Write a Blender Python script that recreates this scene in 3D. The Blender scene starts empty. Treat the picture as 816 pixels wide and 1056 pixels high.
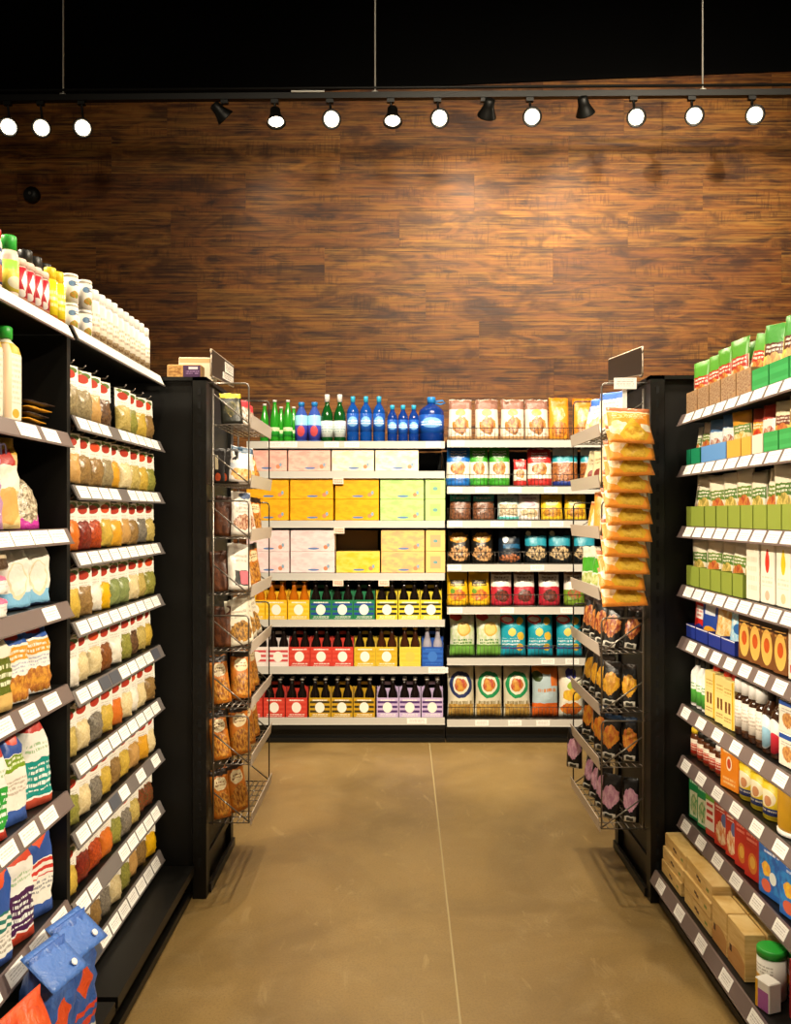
import bpy, math, random
from mathutils import Vector, Matrix, Euler
random.seed(7)
R = math.radians
SC = bpy.context.scene
COL = SC.collection

# ------------------------------------------------------------------ camera, world, lights, exposure
F, CX, CY, H = 900.0, 412.0, 530.0, 1.39          # focal length in pixels, principal point, eye height
cam = bpy.data.cameras.new('camera'); camo = bpy.data.objects.new('camera', cam); COL.objects.link(camo)
cam.sensor_fit = 'VERTICAL'; cam.sensor_height = 36; cam.lens = F/1056*36
cam.shift_x = -(CX-408)/1056; cam.shift_y = (CY-528)/1056
camo.location = (0, 0, H); camo.rotation_euler = (R(90), 0, 0)
cam.clip_start = .05
SC.camera = camo
w = bpy.data.worlds.new('world'); SC.world = w; w.use_nodes = True
w.node_tree.nodes['Background'].inputs[0].default_value = (1, .86, .68, 1)
w.node_tree.nodes['Background'].inputs[1].default_value = .07
SC.view_settings.view_transform = 'Standard'; SC.view_settings.look = 'None'
SC.view_settings.exposure = 0.0; SC.view_settings.gamma = 1.0; SC.view_settings.use_curve_mapping = False
WARM = (1, .85, .63)

def spot(pos, target, power, angle, blend=.7, size=.06, color=WARM, parent=None):
    l = bpy.data.lights.new('spot_light', 'SPOT'); l.energy = power; l.spot_size = R(angle); l.spot_blend = blend
    l.shadow_soft_size = size; l.color = color
    o = bpy.data.objects.new('spot_light', l); COL.objects.link(o)
    d = Vector(target)-Vector(pos)
    o.rotation_euler = d.to_track_quat('-Z', 'Y').to_euler()
    o.location = pos
    return o
# ceiling track heads over the aisle, above and behind the camera (out of frame)
for x in (-.55, .25, 1.05):
    spot((x*.6, 1.7, 4.15), (x, 5.35, .80), 480, 42, size=.10)
for y in (1.0, 2.3):
    spot((.75, y-.3, 3.9), (-.9, y+.35, .95), 95, 66)
    spot((-.65, y-.3, 3.9), (1.05, y+.35, .95), 95, 66)
# spots added over the neighbouring aisles to brighten the shelves facing them
for y in (1.3, 2.7):
    spot((2.95, y, 3.55), (-.87, y+.45, .75), 560, 54, size=.09)
    spot((-2.85, y, 3.55), (1.02, y+.35, .65), 600, 56, size=.09)
for x in (-.3, .5):
    spot((x, 3.95, 4.4), (x, 4.0, 0), 270, 62)  # added spots, brightening the floor before the back unit
# added soft fill spots towards the plank wall, and one sharper head on its far right
for x, p in ((-1.2, 130), (.5, 640), (1.9, 760)):
    spot((x, 1.1, 4.5), (x, 5.8, 2.7), p, 54, .9, size=.55)
spot((.2, 1.1, 4.5), (.48, 5.8, 3.15), 480, 20, 1, size=.4)  # added narrow spot, widening the bright pool on the planks
spot((-.1, .6, 4.2), (.1, 2.6, 0), 150, 50)  # added spot, brightening the nearer floor
spot((2.1, 1.5, 4.3), (1.75, 5.8, 3.35), 330, 30, .8, size=.02)

# ------------------------------------------------------------------ colours and procedural print materials
def lin(c):
    if isinstance(c, str):
        c = c.lstrip('#'); c = tuple(int(c[i:i+2], 16)/255 for i in (0, 2, 4))
    return tuple((v/12.92 if v <= .04045 else ((v+.055)/1.055)**2.4) for v in c)+(1,)

class NT:
    def __init__(s, m): s.t = m.node_tree; s.n = s.t.nodes; s.l = s.t.links
    def new(s, k, **kw):
        n = s.n.new(k)
        for a, b in kw.items(): setattr(n, a, b)
        return n
    def put(s, sock, v):
        if hasattr(v, 'is_output') or isinstance(v, bpy.types.NodeSocket): s.l.new(v, sock)
        else: sock.default_value = v
    def math(s, op, a, b=None, c=None):
        n = s.new('ShaderNodeMath', operation=op); s.put(n.inputs[0], a)
        if b is not None: s.put(n.inputs[1], b)
        if c is not None: s.put(n.inputs[2], c)
        return n.outputs[0]
    def mix(s, f, a, b):
        n = s.new('ShaderNodeMix', data_type='RGBA'); s.put(n.inputs[0], f); s.put(n.inputs[6], a); s.put(n.inputs[7], b)
        return n.outputs[2]
    def noise(s, vec, scale, detail=2, rough=.5, dist=0):
        n = s.new('ShaderNodeTexNoise'); s.l.new(vec, n.inputs['Vector'])
        n.inputs['Scale'].default_value = scale; n.inputs['Detail'].default_value = detail
        n.inputs['Roughness'].default_value = rough; n.inputs['Distortion'].default_value = dist
        return n.outputs[0]
    def ramp(s, f, lo, hi):
        n = s.new('ShaderNodeMapRange'); s.put(n.inputs[0], f); n.inputs[1].default_value = lo; n.inputs[2].default_value = hi
        return n.outputs[0]
    def mapped(s, vec, scale=(1, 1, 1), loc=None):
        n = s.new('ShaderNodeMapping'); s.l.new(vec, n.inputs[0]); n.inputs['Scale'].default_value = scale
        if loc is not None: s.put(n.inputs['Location'], loc)
        return n.outputs[0]

MATS = {}
def M(name, base, shapes=(), rough=.45, metal=0, trans=0, crinkle=0, spec=.5, grain=None):
    """A printed surface. shapes are in the unit square of the front face: r rectangle, e ellipse, d diamond,
    t lines of small print, n / q mottled ellipse / rectangle (food pictures), s stripes."""
    if name in MATS: return MATS[name]
    m = bpy.data.materials.new(name); m.use_nodes = True; MATS[name] = m
    k = NT(m); b = k.n['Principled BSDF']
    b.inputs['Roughness'].default_value = rough; b.inputs['Metallic'].default_value = metal
    b.inputs['Specular IOR Level'].default_value = spec
    if trans: b.inputs['Transmission Weight'].default_value = trans
    col = lin(base)
    if shapes or grain:
        uv = k.new('ShaderNodeUVMap').outputs[0]
        sp = k.new('ShaderNodeSeparateXYZ'); k.l.new(uv, sp.inputs[0]); u, v = sp.outputs[0], sp.outputs[1]
    if grain:
        oc = k.new('ShaderNodeTexCoord').outputs['Object']
        f = k.ramp(k.noise(oc, grain[1], 3, .6), .38, .62)
        col = k.mix(f, col, lin(grain[0]))
    if crinkle and shapes:      # printed film follows the wrinkles of the bag
        nz = k.new('ShaderNodeTexNoise'); k.l.new(uv, nz.inputs['Vector']); nz.inputs['Scale'].default_value = 4.5; nz.inputs['Detail'].default_value = 2
        s3 = k.new('ShaderNodeSeparateColor'); k.l.new(nz.outputs[1], s3.inputs[0])
        u = k.math('MULTIPLY_ADD', k.math('SUBTRACT', s3.outputs[0], .5), .09, u); v = k.math('MULTIPLY_ADD', k.math('SUBTRACT', s3.outputs[1], .5), .065, v)
    for s in shapes:
        kind, cu, cv, a, c = s[:5]
        if kind in 'rtqs':
            mask = k.math('MULTIPLY', k.math('COMPARE', u, cu, a), k.math('COMPARE', v, cv, c))
        else:
            du = k.math('DIVIDE', k.math('SUBTRACT', u, cu), a); dv = k.math('DIVIDE', k.math('SUBTRACT', v, cv), c)
            if kind == 'd': q = k.math('ADD', k.math('ABSOLUTE', du), k.math('ABSOLUTE', dv))
            else: q = k.math('ADD', k.math('MULTIPLY', du, du), k.math('MULTIPLY', dv, dv))
            if kind == 'n': q = k.math('MULTIPLY_ADD', k.math('SUBTRACT', k.noise(k.mapped(uv, (1, 1, 1), (cu*3, cv*5, 0)), 5, 3, .6), .5), 1.7, q)
            mask = k.math('LESS_THAN', q, 1.0)
        c1 = lin(s[5])
        if kind in 'nq':
            mp = k.mapped(uv, (s[7] if len(s) > 7 else 6,)*3, (cu*7, cv*3, 0))
            f = k.ramp(k.noise(mp, 1.6, 3, .6), .40, .60)
            c1 = k.mix(f, c1, lin(s[6]))
        elif kind == 't':
            nl = s[6]; vv = k.math('MULTIPLY', v, nl/(2*c))
            mask = k.math('MULTIPLY', mask, k.math('LESS_THAN', k.math('FRACT', vv), .52))
            cx = k.new('ShaderNodeCombineXYZ'); k.put(cx.inputs[0], k.math('MULTIPLY', u, 44)); k.put(cx.inputs[1], k.math('MULTIPLY', k.math('FLOOR', vv), 3.7))
            mask = k.math('MULTIPLY', mask, k.math('GREATER_THAN', k.noise(cx.outputs[0], 1.0, 0), .43))
        elif kind == 's':
            mask = k.math('MULTIPLY', mask, k.math('LESS_THAN', k.math('FRACT', k.math('MULTIPLY', v, s[6])), .5))
        col = k.mix(mask, col, c1)
    k.put(b.inputs['Base Color'], col)
    if crinkle:
        oc = k.new('ShaderNodeTexCoord').outputs['Object']
        bp = k.new('ShaderNodeBump'); bp.inputs['Strength'].default_value = min(1, crinkle*2.2); bp.inputs['Distance'].default_value = .005
        k.l.new(k.noise(oc, 42, 3, .55, .8), bp.inputs['Height']); k.l.new(bp.outputs[0], b.inputs['Normal'])
    return m

BLACK = M('black_metal', '#0d0c09', rough=.45, spec=.35)
BLACK2 = M('black_panel', '#0f0e0b', rough=.55, spec=.3)
GREY = M('grey_wire', '#8a837a', rough=.3, metal=.8)
DWIRE = M('dark_wire', '#4a443e', rough=.35, metal=.6)
STRIPW = M('pale_channel', '#c9c5bd', rough=.4)
STRIPG = M('grey_channel', '#6d6663', rough=.4)
STRIPB = M('brown_grey_channel', '#6f605c', rough=.4)
TAG = M('price_tag_paper', '#f6f4ee', [('t', .5, .55, .38, .3, '#c4bfba', 3)], rough=.55)
TAGD = M('dark_tag', '#4d5059', rough=.5)
TAGG = M('green_tag', '#8bd03a', [('d', .5, .5, .25, .3, '#e9f6d8')], rough=.5)
PLATE = M('tray_plate', '#c2b4a6', rough=.42)

# ------------------------------------------------------------------ mesh helpers
class MB:
    def __init__(s): s.v = []; s.f = []; s.m = []; s.uv = []; s.sm = []
    def face(s, idx, mat=0, uv=None, smooth=False):
        s.f.append(idx); s.m.append(mat); s.uv.append(uv or [(-5, -5)]*len(idx)); s.sm.append(smooth)
    def box(s, x0, x1, y0, y1, z0, z1, mat=0, front=True, fmat=None):
        n = len(s.v)
        s.v += [(x0, y0, z0), (x1, y0, z0), (x1, y1, z0), (x0, y1, z0), (x0, y0, z1), (x1, y0, z1), (x1, y1, z1), (x0, y1, z1)]
        q = [(0, 0), (1, 0), (1, 1), (0, 1)]
        s.face((n, n+1, n+5, n+4), mat if fmat is None else fmat, q if front else None)
        for a in ((1, 2, 6, 5), (2, 3, 7, 6), (3, 0, 4, 7), (4, 5, 6, 7), (3, 2, 1, 0)):
            s.face(tuple(n+i for i in a), mat)
        return s
    def quad(s, pts, mat=0, uv=None):
        n = len(s.v); s.v += [tuple(p) for p in pts]; s.face(tuple(range(n, n+len(pts))), mat, uv); return s
    def prism(s, poly, axis, a, b, mat=0):
        """polygon (p, q) extruded between a and b along axis 'x' (p = y, q = z) or 'y' (p = x, q = z) or 'z'"""
        n = len(s.v); k = len(poly)
        def P(p, q, t): return {'x': (t, p, q), 'y': (p, t, q), 'z': (p, q, t)}[axis]
        s.v += [P(p, q, a) for p, q in poly]+[P(p, q, b) for p, q in poly]
        s.face(tuple(range(n+k-1, n-1, -1)), mat); s.face(tuple(range(n+k, n+2*k)), mat)
        for i in range(k):
            j = (i+1) % k; s.face((n+i, n+j, n+k+j, n+k+i), mat)
        return s
    def lathe(s, prof, seg=18, mat=0, uvband=False, cap=True, cx=0, cy=0):
        n = len(s.v); k = len(prof); zs = [p[1] for p in prof]; z0, z1 = min(zs), max(zs)
        for r, z in prof:
            for i in range(seg):
                a = 2*math.pi*i/seg - math.pi/2
                s.v.append((cx+r*math.cos(a), cy+r*math.sin(a), z))
        for j in range(k-1):
            for i in range(seg):
                i2 = (i+1) % seg
                uv = None
                if uvband:
                    def U(ii, jj): return (((ii/seg)+.5) % 1.0 if ii != seg//2 or True else 0, (prof[jj][1]-z0)/max(1e-6, z1-z0))
                    ua = (i/seg+.5) % 1.0; ub = ua+1/seg
                    # front half of the wall fills 0..1
                    ua, ub = (ua-.5)*2+.5, (ub-.5)*2+.5
                    va, vb = (prof[j][1]-z0)/max(1e-6, z1-z0), (prof[j+1][1]-z0)/max(1e-6, z1-z0)
                    uv = [(ua, va), (ub, va), (ub, vb), (ua, vb)]
                s.face((n+j*seg+i, n+j*seg+i2, n+(j+1)*seg+i2, n+(j+1)*seg+i), mat, uv, True)
        if cap:
            s.face(tuple(n+i for i in range(seg-1, -1, -1)), mat); s.face(tuple(n+(k-1)*seg+i for i in range(seg)), mat)
        return s
    def tube(s, pts, r, seg=6, mat=0):
        pts = [Vector(p) for p in pts]; n = len(s.v); up = Vector((.13, .27, .95))
        for i, p in enumerate(pts):
            t = (pts[min(i+1, len(pts)-1)]-pts[max(i-1, 0)]).normalized()
            a = t.cross(up); a = a.normalized() if a.length > 1e-4 else Vector((1, 0, 0)); b = t.cross(a)
            for j in range(seg):
                q = 2*math.pi*j/seg; s.v.append(tuple(p+(a*math.cos(q)+b*math.sin(q))*r))
        for i in range(len(pts)-1):
            for j in range(seg):
                j2 = (j+1) % seg; s.face((n+i*seg+j, n+i*seg+j2, n+(i+1)*seg+j2, n+(i+1)*seg+j), mat, None, True)
        s.face(tuple(n+j for j in range(seg-1, -1, -1)), mat); s.face(tuple(n+(len(pts)-1)*seg+j for j in range(seg)), mat)
        return s
    def mesh(s, name, mats):
        me = bpy.data.meshes.new(name); me.from_pydata(s.v, [], s.f)
        for m in (mats if isinstance(mats, (list, tuple)) else [mats]): me.materials.append(m)
        me.polygons.foreach_set('material_index', s.m); me.polygons.foreach_set('use_smooth', s.sm)
        ul = me.uv_layers.new(name='UVMap'); flat = []
        for q in s.uv:
            for a in q: flat += [a[0], a[1]]
        ul.data.foreach_set('uv', flat); me.update()
        return me

def obj(name, me, parent=None, loc=None, rot=None):
    o = bpy.data.objects.new(name, me); COL.objects.link(o)
    if parent is not None: o.parent = parent
    if loc is not None: o.location = loc
    if rot is not None: o.rotation_euler = rot
    return o
def tag(o, label, cat, group=None):
    o['label'] = label; o['category'] = cat
    if group: o['group'] = group
    return o
def struct(o, label=None):
    o['kind'] = 'structure'
    if label: o['label'] = label
    return o
def thing(name, label, cat, parts, loc, rot, group=None, scale=None):
    """parts: list of (part name, mesh[, [(sub-part name, mesh)]]); a single part becomes the thing itself"""
    if len(parts) == 1 and len(parts[0]) == 2:
        o = obj(name, parts[0][1])
    else:
        o = obj(name, None)
        for p in parts:
            c = obj(p[0], p[1], o)
            for q in (p[2] if len(p) > 2 else ()): obj(q[0], q[1], c)
    mr = Euler(rot).to_matrix(); low = min((mr @ v.co).z for p in parts for v in p[1].vertices)
    o.location = (loc[0], loc[1], loc[2]-(low if abs(low) < .03 else 0)+.0008); o.rotation_euler = rot
    return tag(o, label, cat, group)

ORD = ['', 'first', 'second', 'third', 'fourth', 'fifth', 'sixth', 'seventh', 'eighth', 'ninth', 'tenth', 'eleventh', 'twelfth', 'thirteenth']
CACHE = {}
def cached(f):
    def g(*a, **k):
        key = (f.__name__, repr(a), repr(sorted(k.items())))
        if key not in CACHE: CACHE[key] = f(*a, **k)
        return CACHE[key]
    return g

# ------------------------------------------------------------------ product shapes: facing local -Y, base centre at the origin
@cached
def pouch(w, h, t, mat, style='pillow', seed=0, nu=8, nv=11):
    rg = random.Random(repr((w, h, t, style, seed)))
    b = MB(); W = nu+1
    def g(v):
        if style == 'pillow':
            x = min(1, max(0, (v-.05)/.9)); return max(.02, math.sin(math.pi*x)**.55) if 0 < x < 1 else .02
        if style == 'stand':
            return .02 if v > .91 else max(.02, (1-(v/.91)**2.2)**.8)
        if style in ('block', 'neck'):
            return .03 if v > .95 else (1 if v < .72 else max(.06, 1-((v-.72)/.23)**1.3))
        if style == 'flat': return .5 if .03 < v < .97 else .05
        if style == 'dome': return max(.05, (1-v**2)**.5)
        return 1
    def cs(s):
        p = {'pillow': 2.2, 'stand': 2.6, 'block': 7, 'neck': 6, 'flat': 3, 'dome': 2.4}[style]
        return max(0, 1-abs(s)**p)**.6
    def wf(v):
        if style == 'neck': return 1 if v < .55 else (1-.42*min(1, ((v-.55)/.2)) if v < .75 else .58+.06*(v-.75)/.25)
        if style == 'dome': return max(.15, (1-v**2.4)**.5)
        if style == 'pillow': return 1-.05*math.sin(math.pi*v)
        return 1
    cr = min(.0055, t*.085, h*.03); ph = rg.uniform(0, 6); am = w*.012 if style in ('pillow', 'stand', 'block') else 0
    for side in (-1, 1):
        for j in range(nv+1):
            v = j/nv
            for i in range(nu+1):
                s = 2*i/nu-1
                y = side*(t/2*g(v)*cs(s)+.0006)
                x = s*w/2*wf(v)+am*math.sin(v*5+ph)*(1 if 0 < j else 0)
                if style == 'stand': x *= 1-.05*v*v-.03*math.sin(math.pi*v)
                z = v*h
                if 0 < i < nu and 0 < j < nv: y += rg.uniform(-cr, cr)
                if style in ('pillow', 'stand') and j == nv: z += rg.uniform(-cr, cr)
                b.v.append((x, y, z))
    N = W*(nv+1)
    for j in range(nv):
        for i in range(nu):
            a = j*W+i
            uv = [(i/nu, j/nv), ((i+1)/nu, j/nv), ((i+1)/nu, (j+1)/nv), (i/nu, (j+1)/nv)]
            b.face((a, a+1, a+W+1, a+W), 0, uv, True)
            b.face((N+a+1, N+a, N+a+W, N+a+W+1), 0, [uv[1], uv[0], uv[3], uv[2]], True)
        a = j*W
        uv = [(0, j/nv), (0, j/nv), (0, (j+1)/nv), (0, (j+1)/nv)]
        b.face((N+a, a, a+W, N+a+W), 0, uv, True)
        a = j*W+nu
        uv = [(1, j/nv), (1, j/nv), (1, (j+1)/nv), (1, (j+1)/nv)]
        b.face((a, N+a, N+a+W, a+W), 0, uv, True)
    for i in range(nu):
        b.face((N+i, N+i+1, i+1, i), 0)
        a = nv*W+i; b.face((a, a+1, N+a+1, N+a), 0)
    return b.mesh('pouch', MATS[mat])

@cached
def carton(w, d, h, mat, side=None, c=.0025):
    """a carton with chamfered edges; printed front"""
    b = MB(); x, y = w/2, d/2
    mats = [MATS[mat]]+([MATS[side]] if side else [])
    sm = 1 if side else 0
    o = [(-x+c, -y), (x-c, -y), (x, -y+c), (x, y-c), (x-c, y), (-x+c, y), (-x, y-c), (-x, -y+c)]
    i = [(p*(1-c/x), q*(1-c/y)) for p, q in o]
    for ring, z in ((i, 0), (o, c), (o, h-c), (i, h)):
        b.v += [(p, q, z) for p, q in ring]
    for r in range(3):
        for k in range(8):
            k2 = (k+1) % 8
            uv = [(0, 0), (1, 0), (1, 1), (0, 1)] if (r == 1 and k == 0) else None
            b.face((r*8+k, r*8+k2, r*8+8+k2, r*8+8+k), 0 if (k == 0) else sm, uv)
    b.face(tuple(range(7, -1, -1)), sm); b.face(tuple(range(24, 32)), sm)
    return b.mesh('carton', mats)

@cached
def lathe(prof, mat, seg=18, band=False):
    return MB().lathe(prof, seg, 0, band).mesh('turned', MATS[mat])

def bottle(r, h, body, cap, label=None, lab=(.12, .55), shoulder=.62, neck=.38, capr=None, caph=.10, seg=18):
    rn = r*neck; zs = h*shoulder; ze = h*(1-caph); capr = capr or rn*1.15
    prof = ((r*.9, 0), (r, .004), (r, zs), (r*.93, zs+(ze-zs)*.25), (r*.68, zs+(ze-zs)*.55), (rn, zs+(ze-zs)*.85), (rn, ze))
    parts = [('body', lathe(prof, body, seg)),
             ('cap', lathe(((capr, ze), (capr, h-.002), (capr*.9, h)), cap, 14))]
    if label:
        parts.append(('label', lathe(((r+.0007, h*lab[0]), (r+.0007, h*lab[1])), label, seg, True)))
    return parts
def jar(r, h, body, lid, label=None, lidh=.2, lidr=.93, lab=(.08, .68), seg=18):
    zl = h*(1-lidh)
    parts = [('body', lathe(((r*.92, 0), (r, .004), (r, zl*.88), (r*.85, zl)), body, seg)),
             ('lid', lathe(((r*lidr, zl), (r*lidr, h-.003), (r*lidr*.92, h)), lid, seg))]
    if label: parts.append(('label', lathe(((r+.0007, h*lab[0]), (r+.0007, h*lab[1])), label, seg, True)))
    return parts
@cached
def tray(w, d, h, mat, t=.002):
    b = MB()
    b.box(-w/2, w/2, -d/2, -d/2+t, 0, h); b.box(-w/2, w/2, d/2-t, d/2, 0, h*1.5, front=False)
    b.box(-w/2, -w/2+t, -d/2+t, d/2-t, 0, h, front=False); b.box(w/2-t, w/2, -d/2+t, d/2-t, 0, h, front=False)
    b.box(-w/2+t, w/2-t, -d/2+t, d/2-t, 0, t, front=False)
    return b.mesh('tray', MATS[mat])

class Unit:
    """a shelving run: u along it, v inwards from its front line, z up"""
    def __init__(s, ox, oy, rz, sgn=1): s.o = (ox, oy); s.rz = rz; s.sgn = sgn
    def loc(s, u, v, z):
        c, q = math.cos(s.rz), math.sin(s.rz); u = u*s.sgn
        return (s.o[0]+c*u-q*v, s.o[1]+q*u+c*v, z)
    def rot(s, yaw=0, tilt=0, roll=0):
        y = R(yaw)
        return (R(-tilt), R(roll), s.rz+(-y if s.rz > .1 else y))
LU = Unit(-.862, 0, R(90))              # u = distance from the camera
RU = Unit(1.005, 0, R(-90), -1)         # u = distance from the camera
BU = Unit(0, 5.29, 0)                   # u = across the aisle
def put(unit, name, label, cat, parts, u, v, z, yaw=0, tilt=0, roll=0, group=None, scale=None):
    return thing(name, label, cat, parts, unit.loc(u, v, z), unit.rot(yaw, tilt, roll), group, scale)

# ------------------------------------------------------------------ the room
def wood_material():
    m = bpy.data.materials.new('wood_planks'); m.use_nodes = True; k = NT(m); b = k.n['Principled BSDF']
    oi = k.new('ShaderNodeObjectInfo'); rnd = oi.outputs['Random']
    oc = k.new('ShaderNodeTexCoord').outputs['Object']
    cx = k.new('ShaderNodeCombineXYZ'); k.put(cx.inputs[0], k.math('MULTIPLY', rnd, 37.0)); k.put(cx.inputs[2], k.math('MULTIPLY', rnd, 19.0))
    p1 = k.mapped(oc, (1.3, 1, 7), cx.outputs[0])
    grain = k.noise(p1, 2.2, 6, .62, 1.2)
    p2 = k.mapped(oc, (.6, 1, 24), cx.outputs[0])
    fine = k.noise(p2, 3.0, 4, .65, .4)
    p3n = k.new('ShaderNodeMapping'); k.l.new(oc, p3n.inputs[0]); p3n.inputs['Scale'].default_value = (34, 1, 5); p3n.inputs['Rotation'].default_value = (0, .12, 0); k.put(p3n.inputs['Location'], cx.outputs[0])
    saw = k.noise(p3n.outputs[0], 1.0, 1, .5, 1.6)
    swhere = k.noise(k.mapped(oc, (1.1, 1, 4), cx.outputs[0]), 2.3, 2, .5, .3)
    p4 = k.mapped(oc, (1.6, 1, 3.5), cx.outputs[0])
    patch = k.noise(p4, 1.7, 3, .6, .5)
    c = k.mix(k.ramp(grain, .38, .62), lin('#46270f'), lin('#9a672d'))
    c = k.mix(k.math('MULTIPLY', k.ramp(fine, .46, .64), .62), c, lin('#c49b54'))
    c = k.mix(k.math('MULTIPLY', k.ramp(patch, .52, .66), .72), c, lin('#3f210e'))
    c = k.mix(k.math('MULTIPLY', k.math('MULTIPLY', k.ramp(saw, .52, .64), k.ramp(swhere, .5, .62)), .42), c, lin('#3a2111'))
    hue = k.mix(rnd, lin('#ffeabf'), lin('#d9b68a'))
    n = k.new('ShaderNodeMix', data_type='RGBA', blend_type='MULTIPLY'); n.inputs[0].default_value = 1
    k.put(n.inputs[6], c); k.put(n.inputs[7], hue)
    k.put(b.inputs['Base Color'], n.outputs[2])
    b.inputs['Specular IOR Level'].default_value = .32
    k.put(b.inputs['Roughness'], k.math('ADD', k.math('MULTIPLY', fine, .25), .36))
    bp = k.new('ShaderNodeBump'); bp.inputs['Strength'].default_value = .35; bp.inputs['Distance'].default_value = .004
    k.l.new(k.math('ADD', k.math('MULTIPLY', saw, .25), fine), bp.inputs['Height']); k.l.new(bp.outputs[0], b.inputs['Normal'])
    return m
def floor_material():
    m = bpy.data.materials.new('polished_concrete'); m.use_nodes = True; k = NT(m); b = k.n['Principled BSDF']
    oc = k.new('ShaderNodeTexCoord').outputs['Object']
    big = k.noise(oc, 1.3, 4, .6, .8); mid = k.noise(oc, 7, 5, .65, .4); fine = k.noise(oc, 130, 2, .6)
    c = k.mix(k.ramp(big, .32, .68), lin('#775f36'), lin('#9a7d4a'))
    c = k.mix(k.math('MULTIPLY', k.ramp(mid, .5, .72), .35), c, lin('#a58d60'))
    c = k.mix(k.math('MULTIPLY', k.ramp(fine, .45, .7), .30), c, lin('#5c4a2b'))
    scuff = k.noise(k.mapped(oc, (1, .35, 1)), 5.5, 4, .7, 2.2)
    c = k.mix(k.math('MULTIPLY', k.ramp(scuff, .60, .74), .5), c, lin('#b59c6c'))
    c = k.mix(k.math('MULTIPLY', k.ramp(k.noise(oc, 320, 1, .5), .55, .75), .35), c, lin('#4f3f25'))
    k.put(b.inputs['Base Color'], c)
    k.put(b.inputs['Roughness'], k.math('ADD', k.math('MULTIPLY', mid, .25), .28))
    bp = k.new('ShaderNodeBump'); bp.inputs['Strength'].default_value = .05; k.l.new(fine, bp.inputs['Height']); k.l.new(bp.outputs[0], b.inputs['Normal'])
    return m
WOOD, CONC = wood_material(), floor_material()
BLK = M('black_paint', '#060606', rough=.9, spec=.1)
M('joint_dark', '#a8966c', rough=.8)

fl = struct(obj('floor', MB().box(-5, 5, -2.5, 6.4, -.10, -.0025).mesh('floor', MATS['joint_dark'])), 'polished beige brown concrete floor with a saw-cut joint')
jx0, jx1 = .189, .140          # the joint drifts slightly: x at far and near end
for poly in ([(-5, -2.5), (jx1-.003, -2.5), (jx0-.003, 6.4), (-5, 6.4)], [(jx1+.003, -2.5), (5, -2.5), (5, 6.4), (jx0+.003, 6.4)]):
    obj('concrete_slab', MB().prism(poly, 'z', -.0025, 0).mesh('concrete_slab', CONC), fl)
WY = 5.86
wall = struct(obj('wall_back', MB().box(-5, 5, WY+.03, WY+.2, 0, 5.3, front=False).mesh('wall_back', BLK)), 'black painted upper wall above stained plank cladding')
sw = WY/F
def px2x(x): return (x-CX)*sw
def px2z(y): return H-(y-CY)*sw
rows = [(65, 103, 560), (103, 141, 643), (141, 180, 351), (180, 218.5, 254), (218.5, 256, 177), (256, 294, 100), (294, 332, 439), (332, 371, 259), (371, 410, 336),
        (410, 448, 400), (448, 486, 290), (486, 524, 365), (524, 562, 240), (562, 600, 300), (600, 638, 410)]
def cut(y0, y1, x):      # the cladding stops at a slightly sloping line
    return 92-(x-408)*.041
for y0, y1, j in rows:
    k0 = j-235*8
    while k0 < 408+235*5:
        x0, x1 = k0, k0+235
        k0 += 235
        if x1 < -330 or x0 > 1150: continue
        g = .0004
        X0, X1, Z0 = px2x(x0)+g, px2x(x1)-g, px2z(y1)+g
        za, zb = (min(px2z(y0)-g, px2z(cut(0, 0, x))) for x in (x0, x1))
        if za <= Z0+.01 or zb <= Z0+.01: continue
        cxm, czm = (X0+X1)/2, Z0
        pr = random.uniform(0, .0012)
        me = MB().prism([(X0-cxm, 0), (X1-cxm, 0), (X1-cxm, zb-czm), (X0-cxm, za-czm)], 'y', -.018-pr, .029).mesh('plank', WOOD)
        obj('plank', me, wall, (cxm, WY, czm))
struct(obj('ceiling', MB().box(-5, 5, -2.5, 6.4, 5.3, 5.4, front=False).mesh('ceiling', BLK)), 'black ceiling above the track lights')
struct(obj('trim_1', MB().prism([(px2x(-330), px2z(cut(0, 0, -330))), (px2x(1150), px2z(cut(0, 0, 1150))), (px2x(1150), px2z(cut(0, 0, 1150))+.03), (px2x(-330), px2z(cut(0, 0, -330))+.03)], 'y', WY-.03, WY+.03).mesh('trim', BLK)), 'thin black cap strip along the top of the planks')
d = thing('wall_disc', 'small round black disc high on the dark planks', 'roundel',
      [('disc_body', lathe(((.055, 0), (.055, .02), (.045, .035), (.02, .045)), 'black_metal', 20)), ('screw', lathe(((.010, .045), (.010, .049)), 'grey_wire', 10))],
      (px2x(35), WY-.021, px2z(203)), (R(90), 0, 0))  # shallow black disc with a small grey centre

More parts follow.
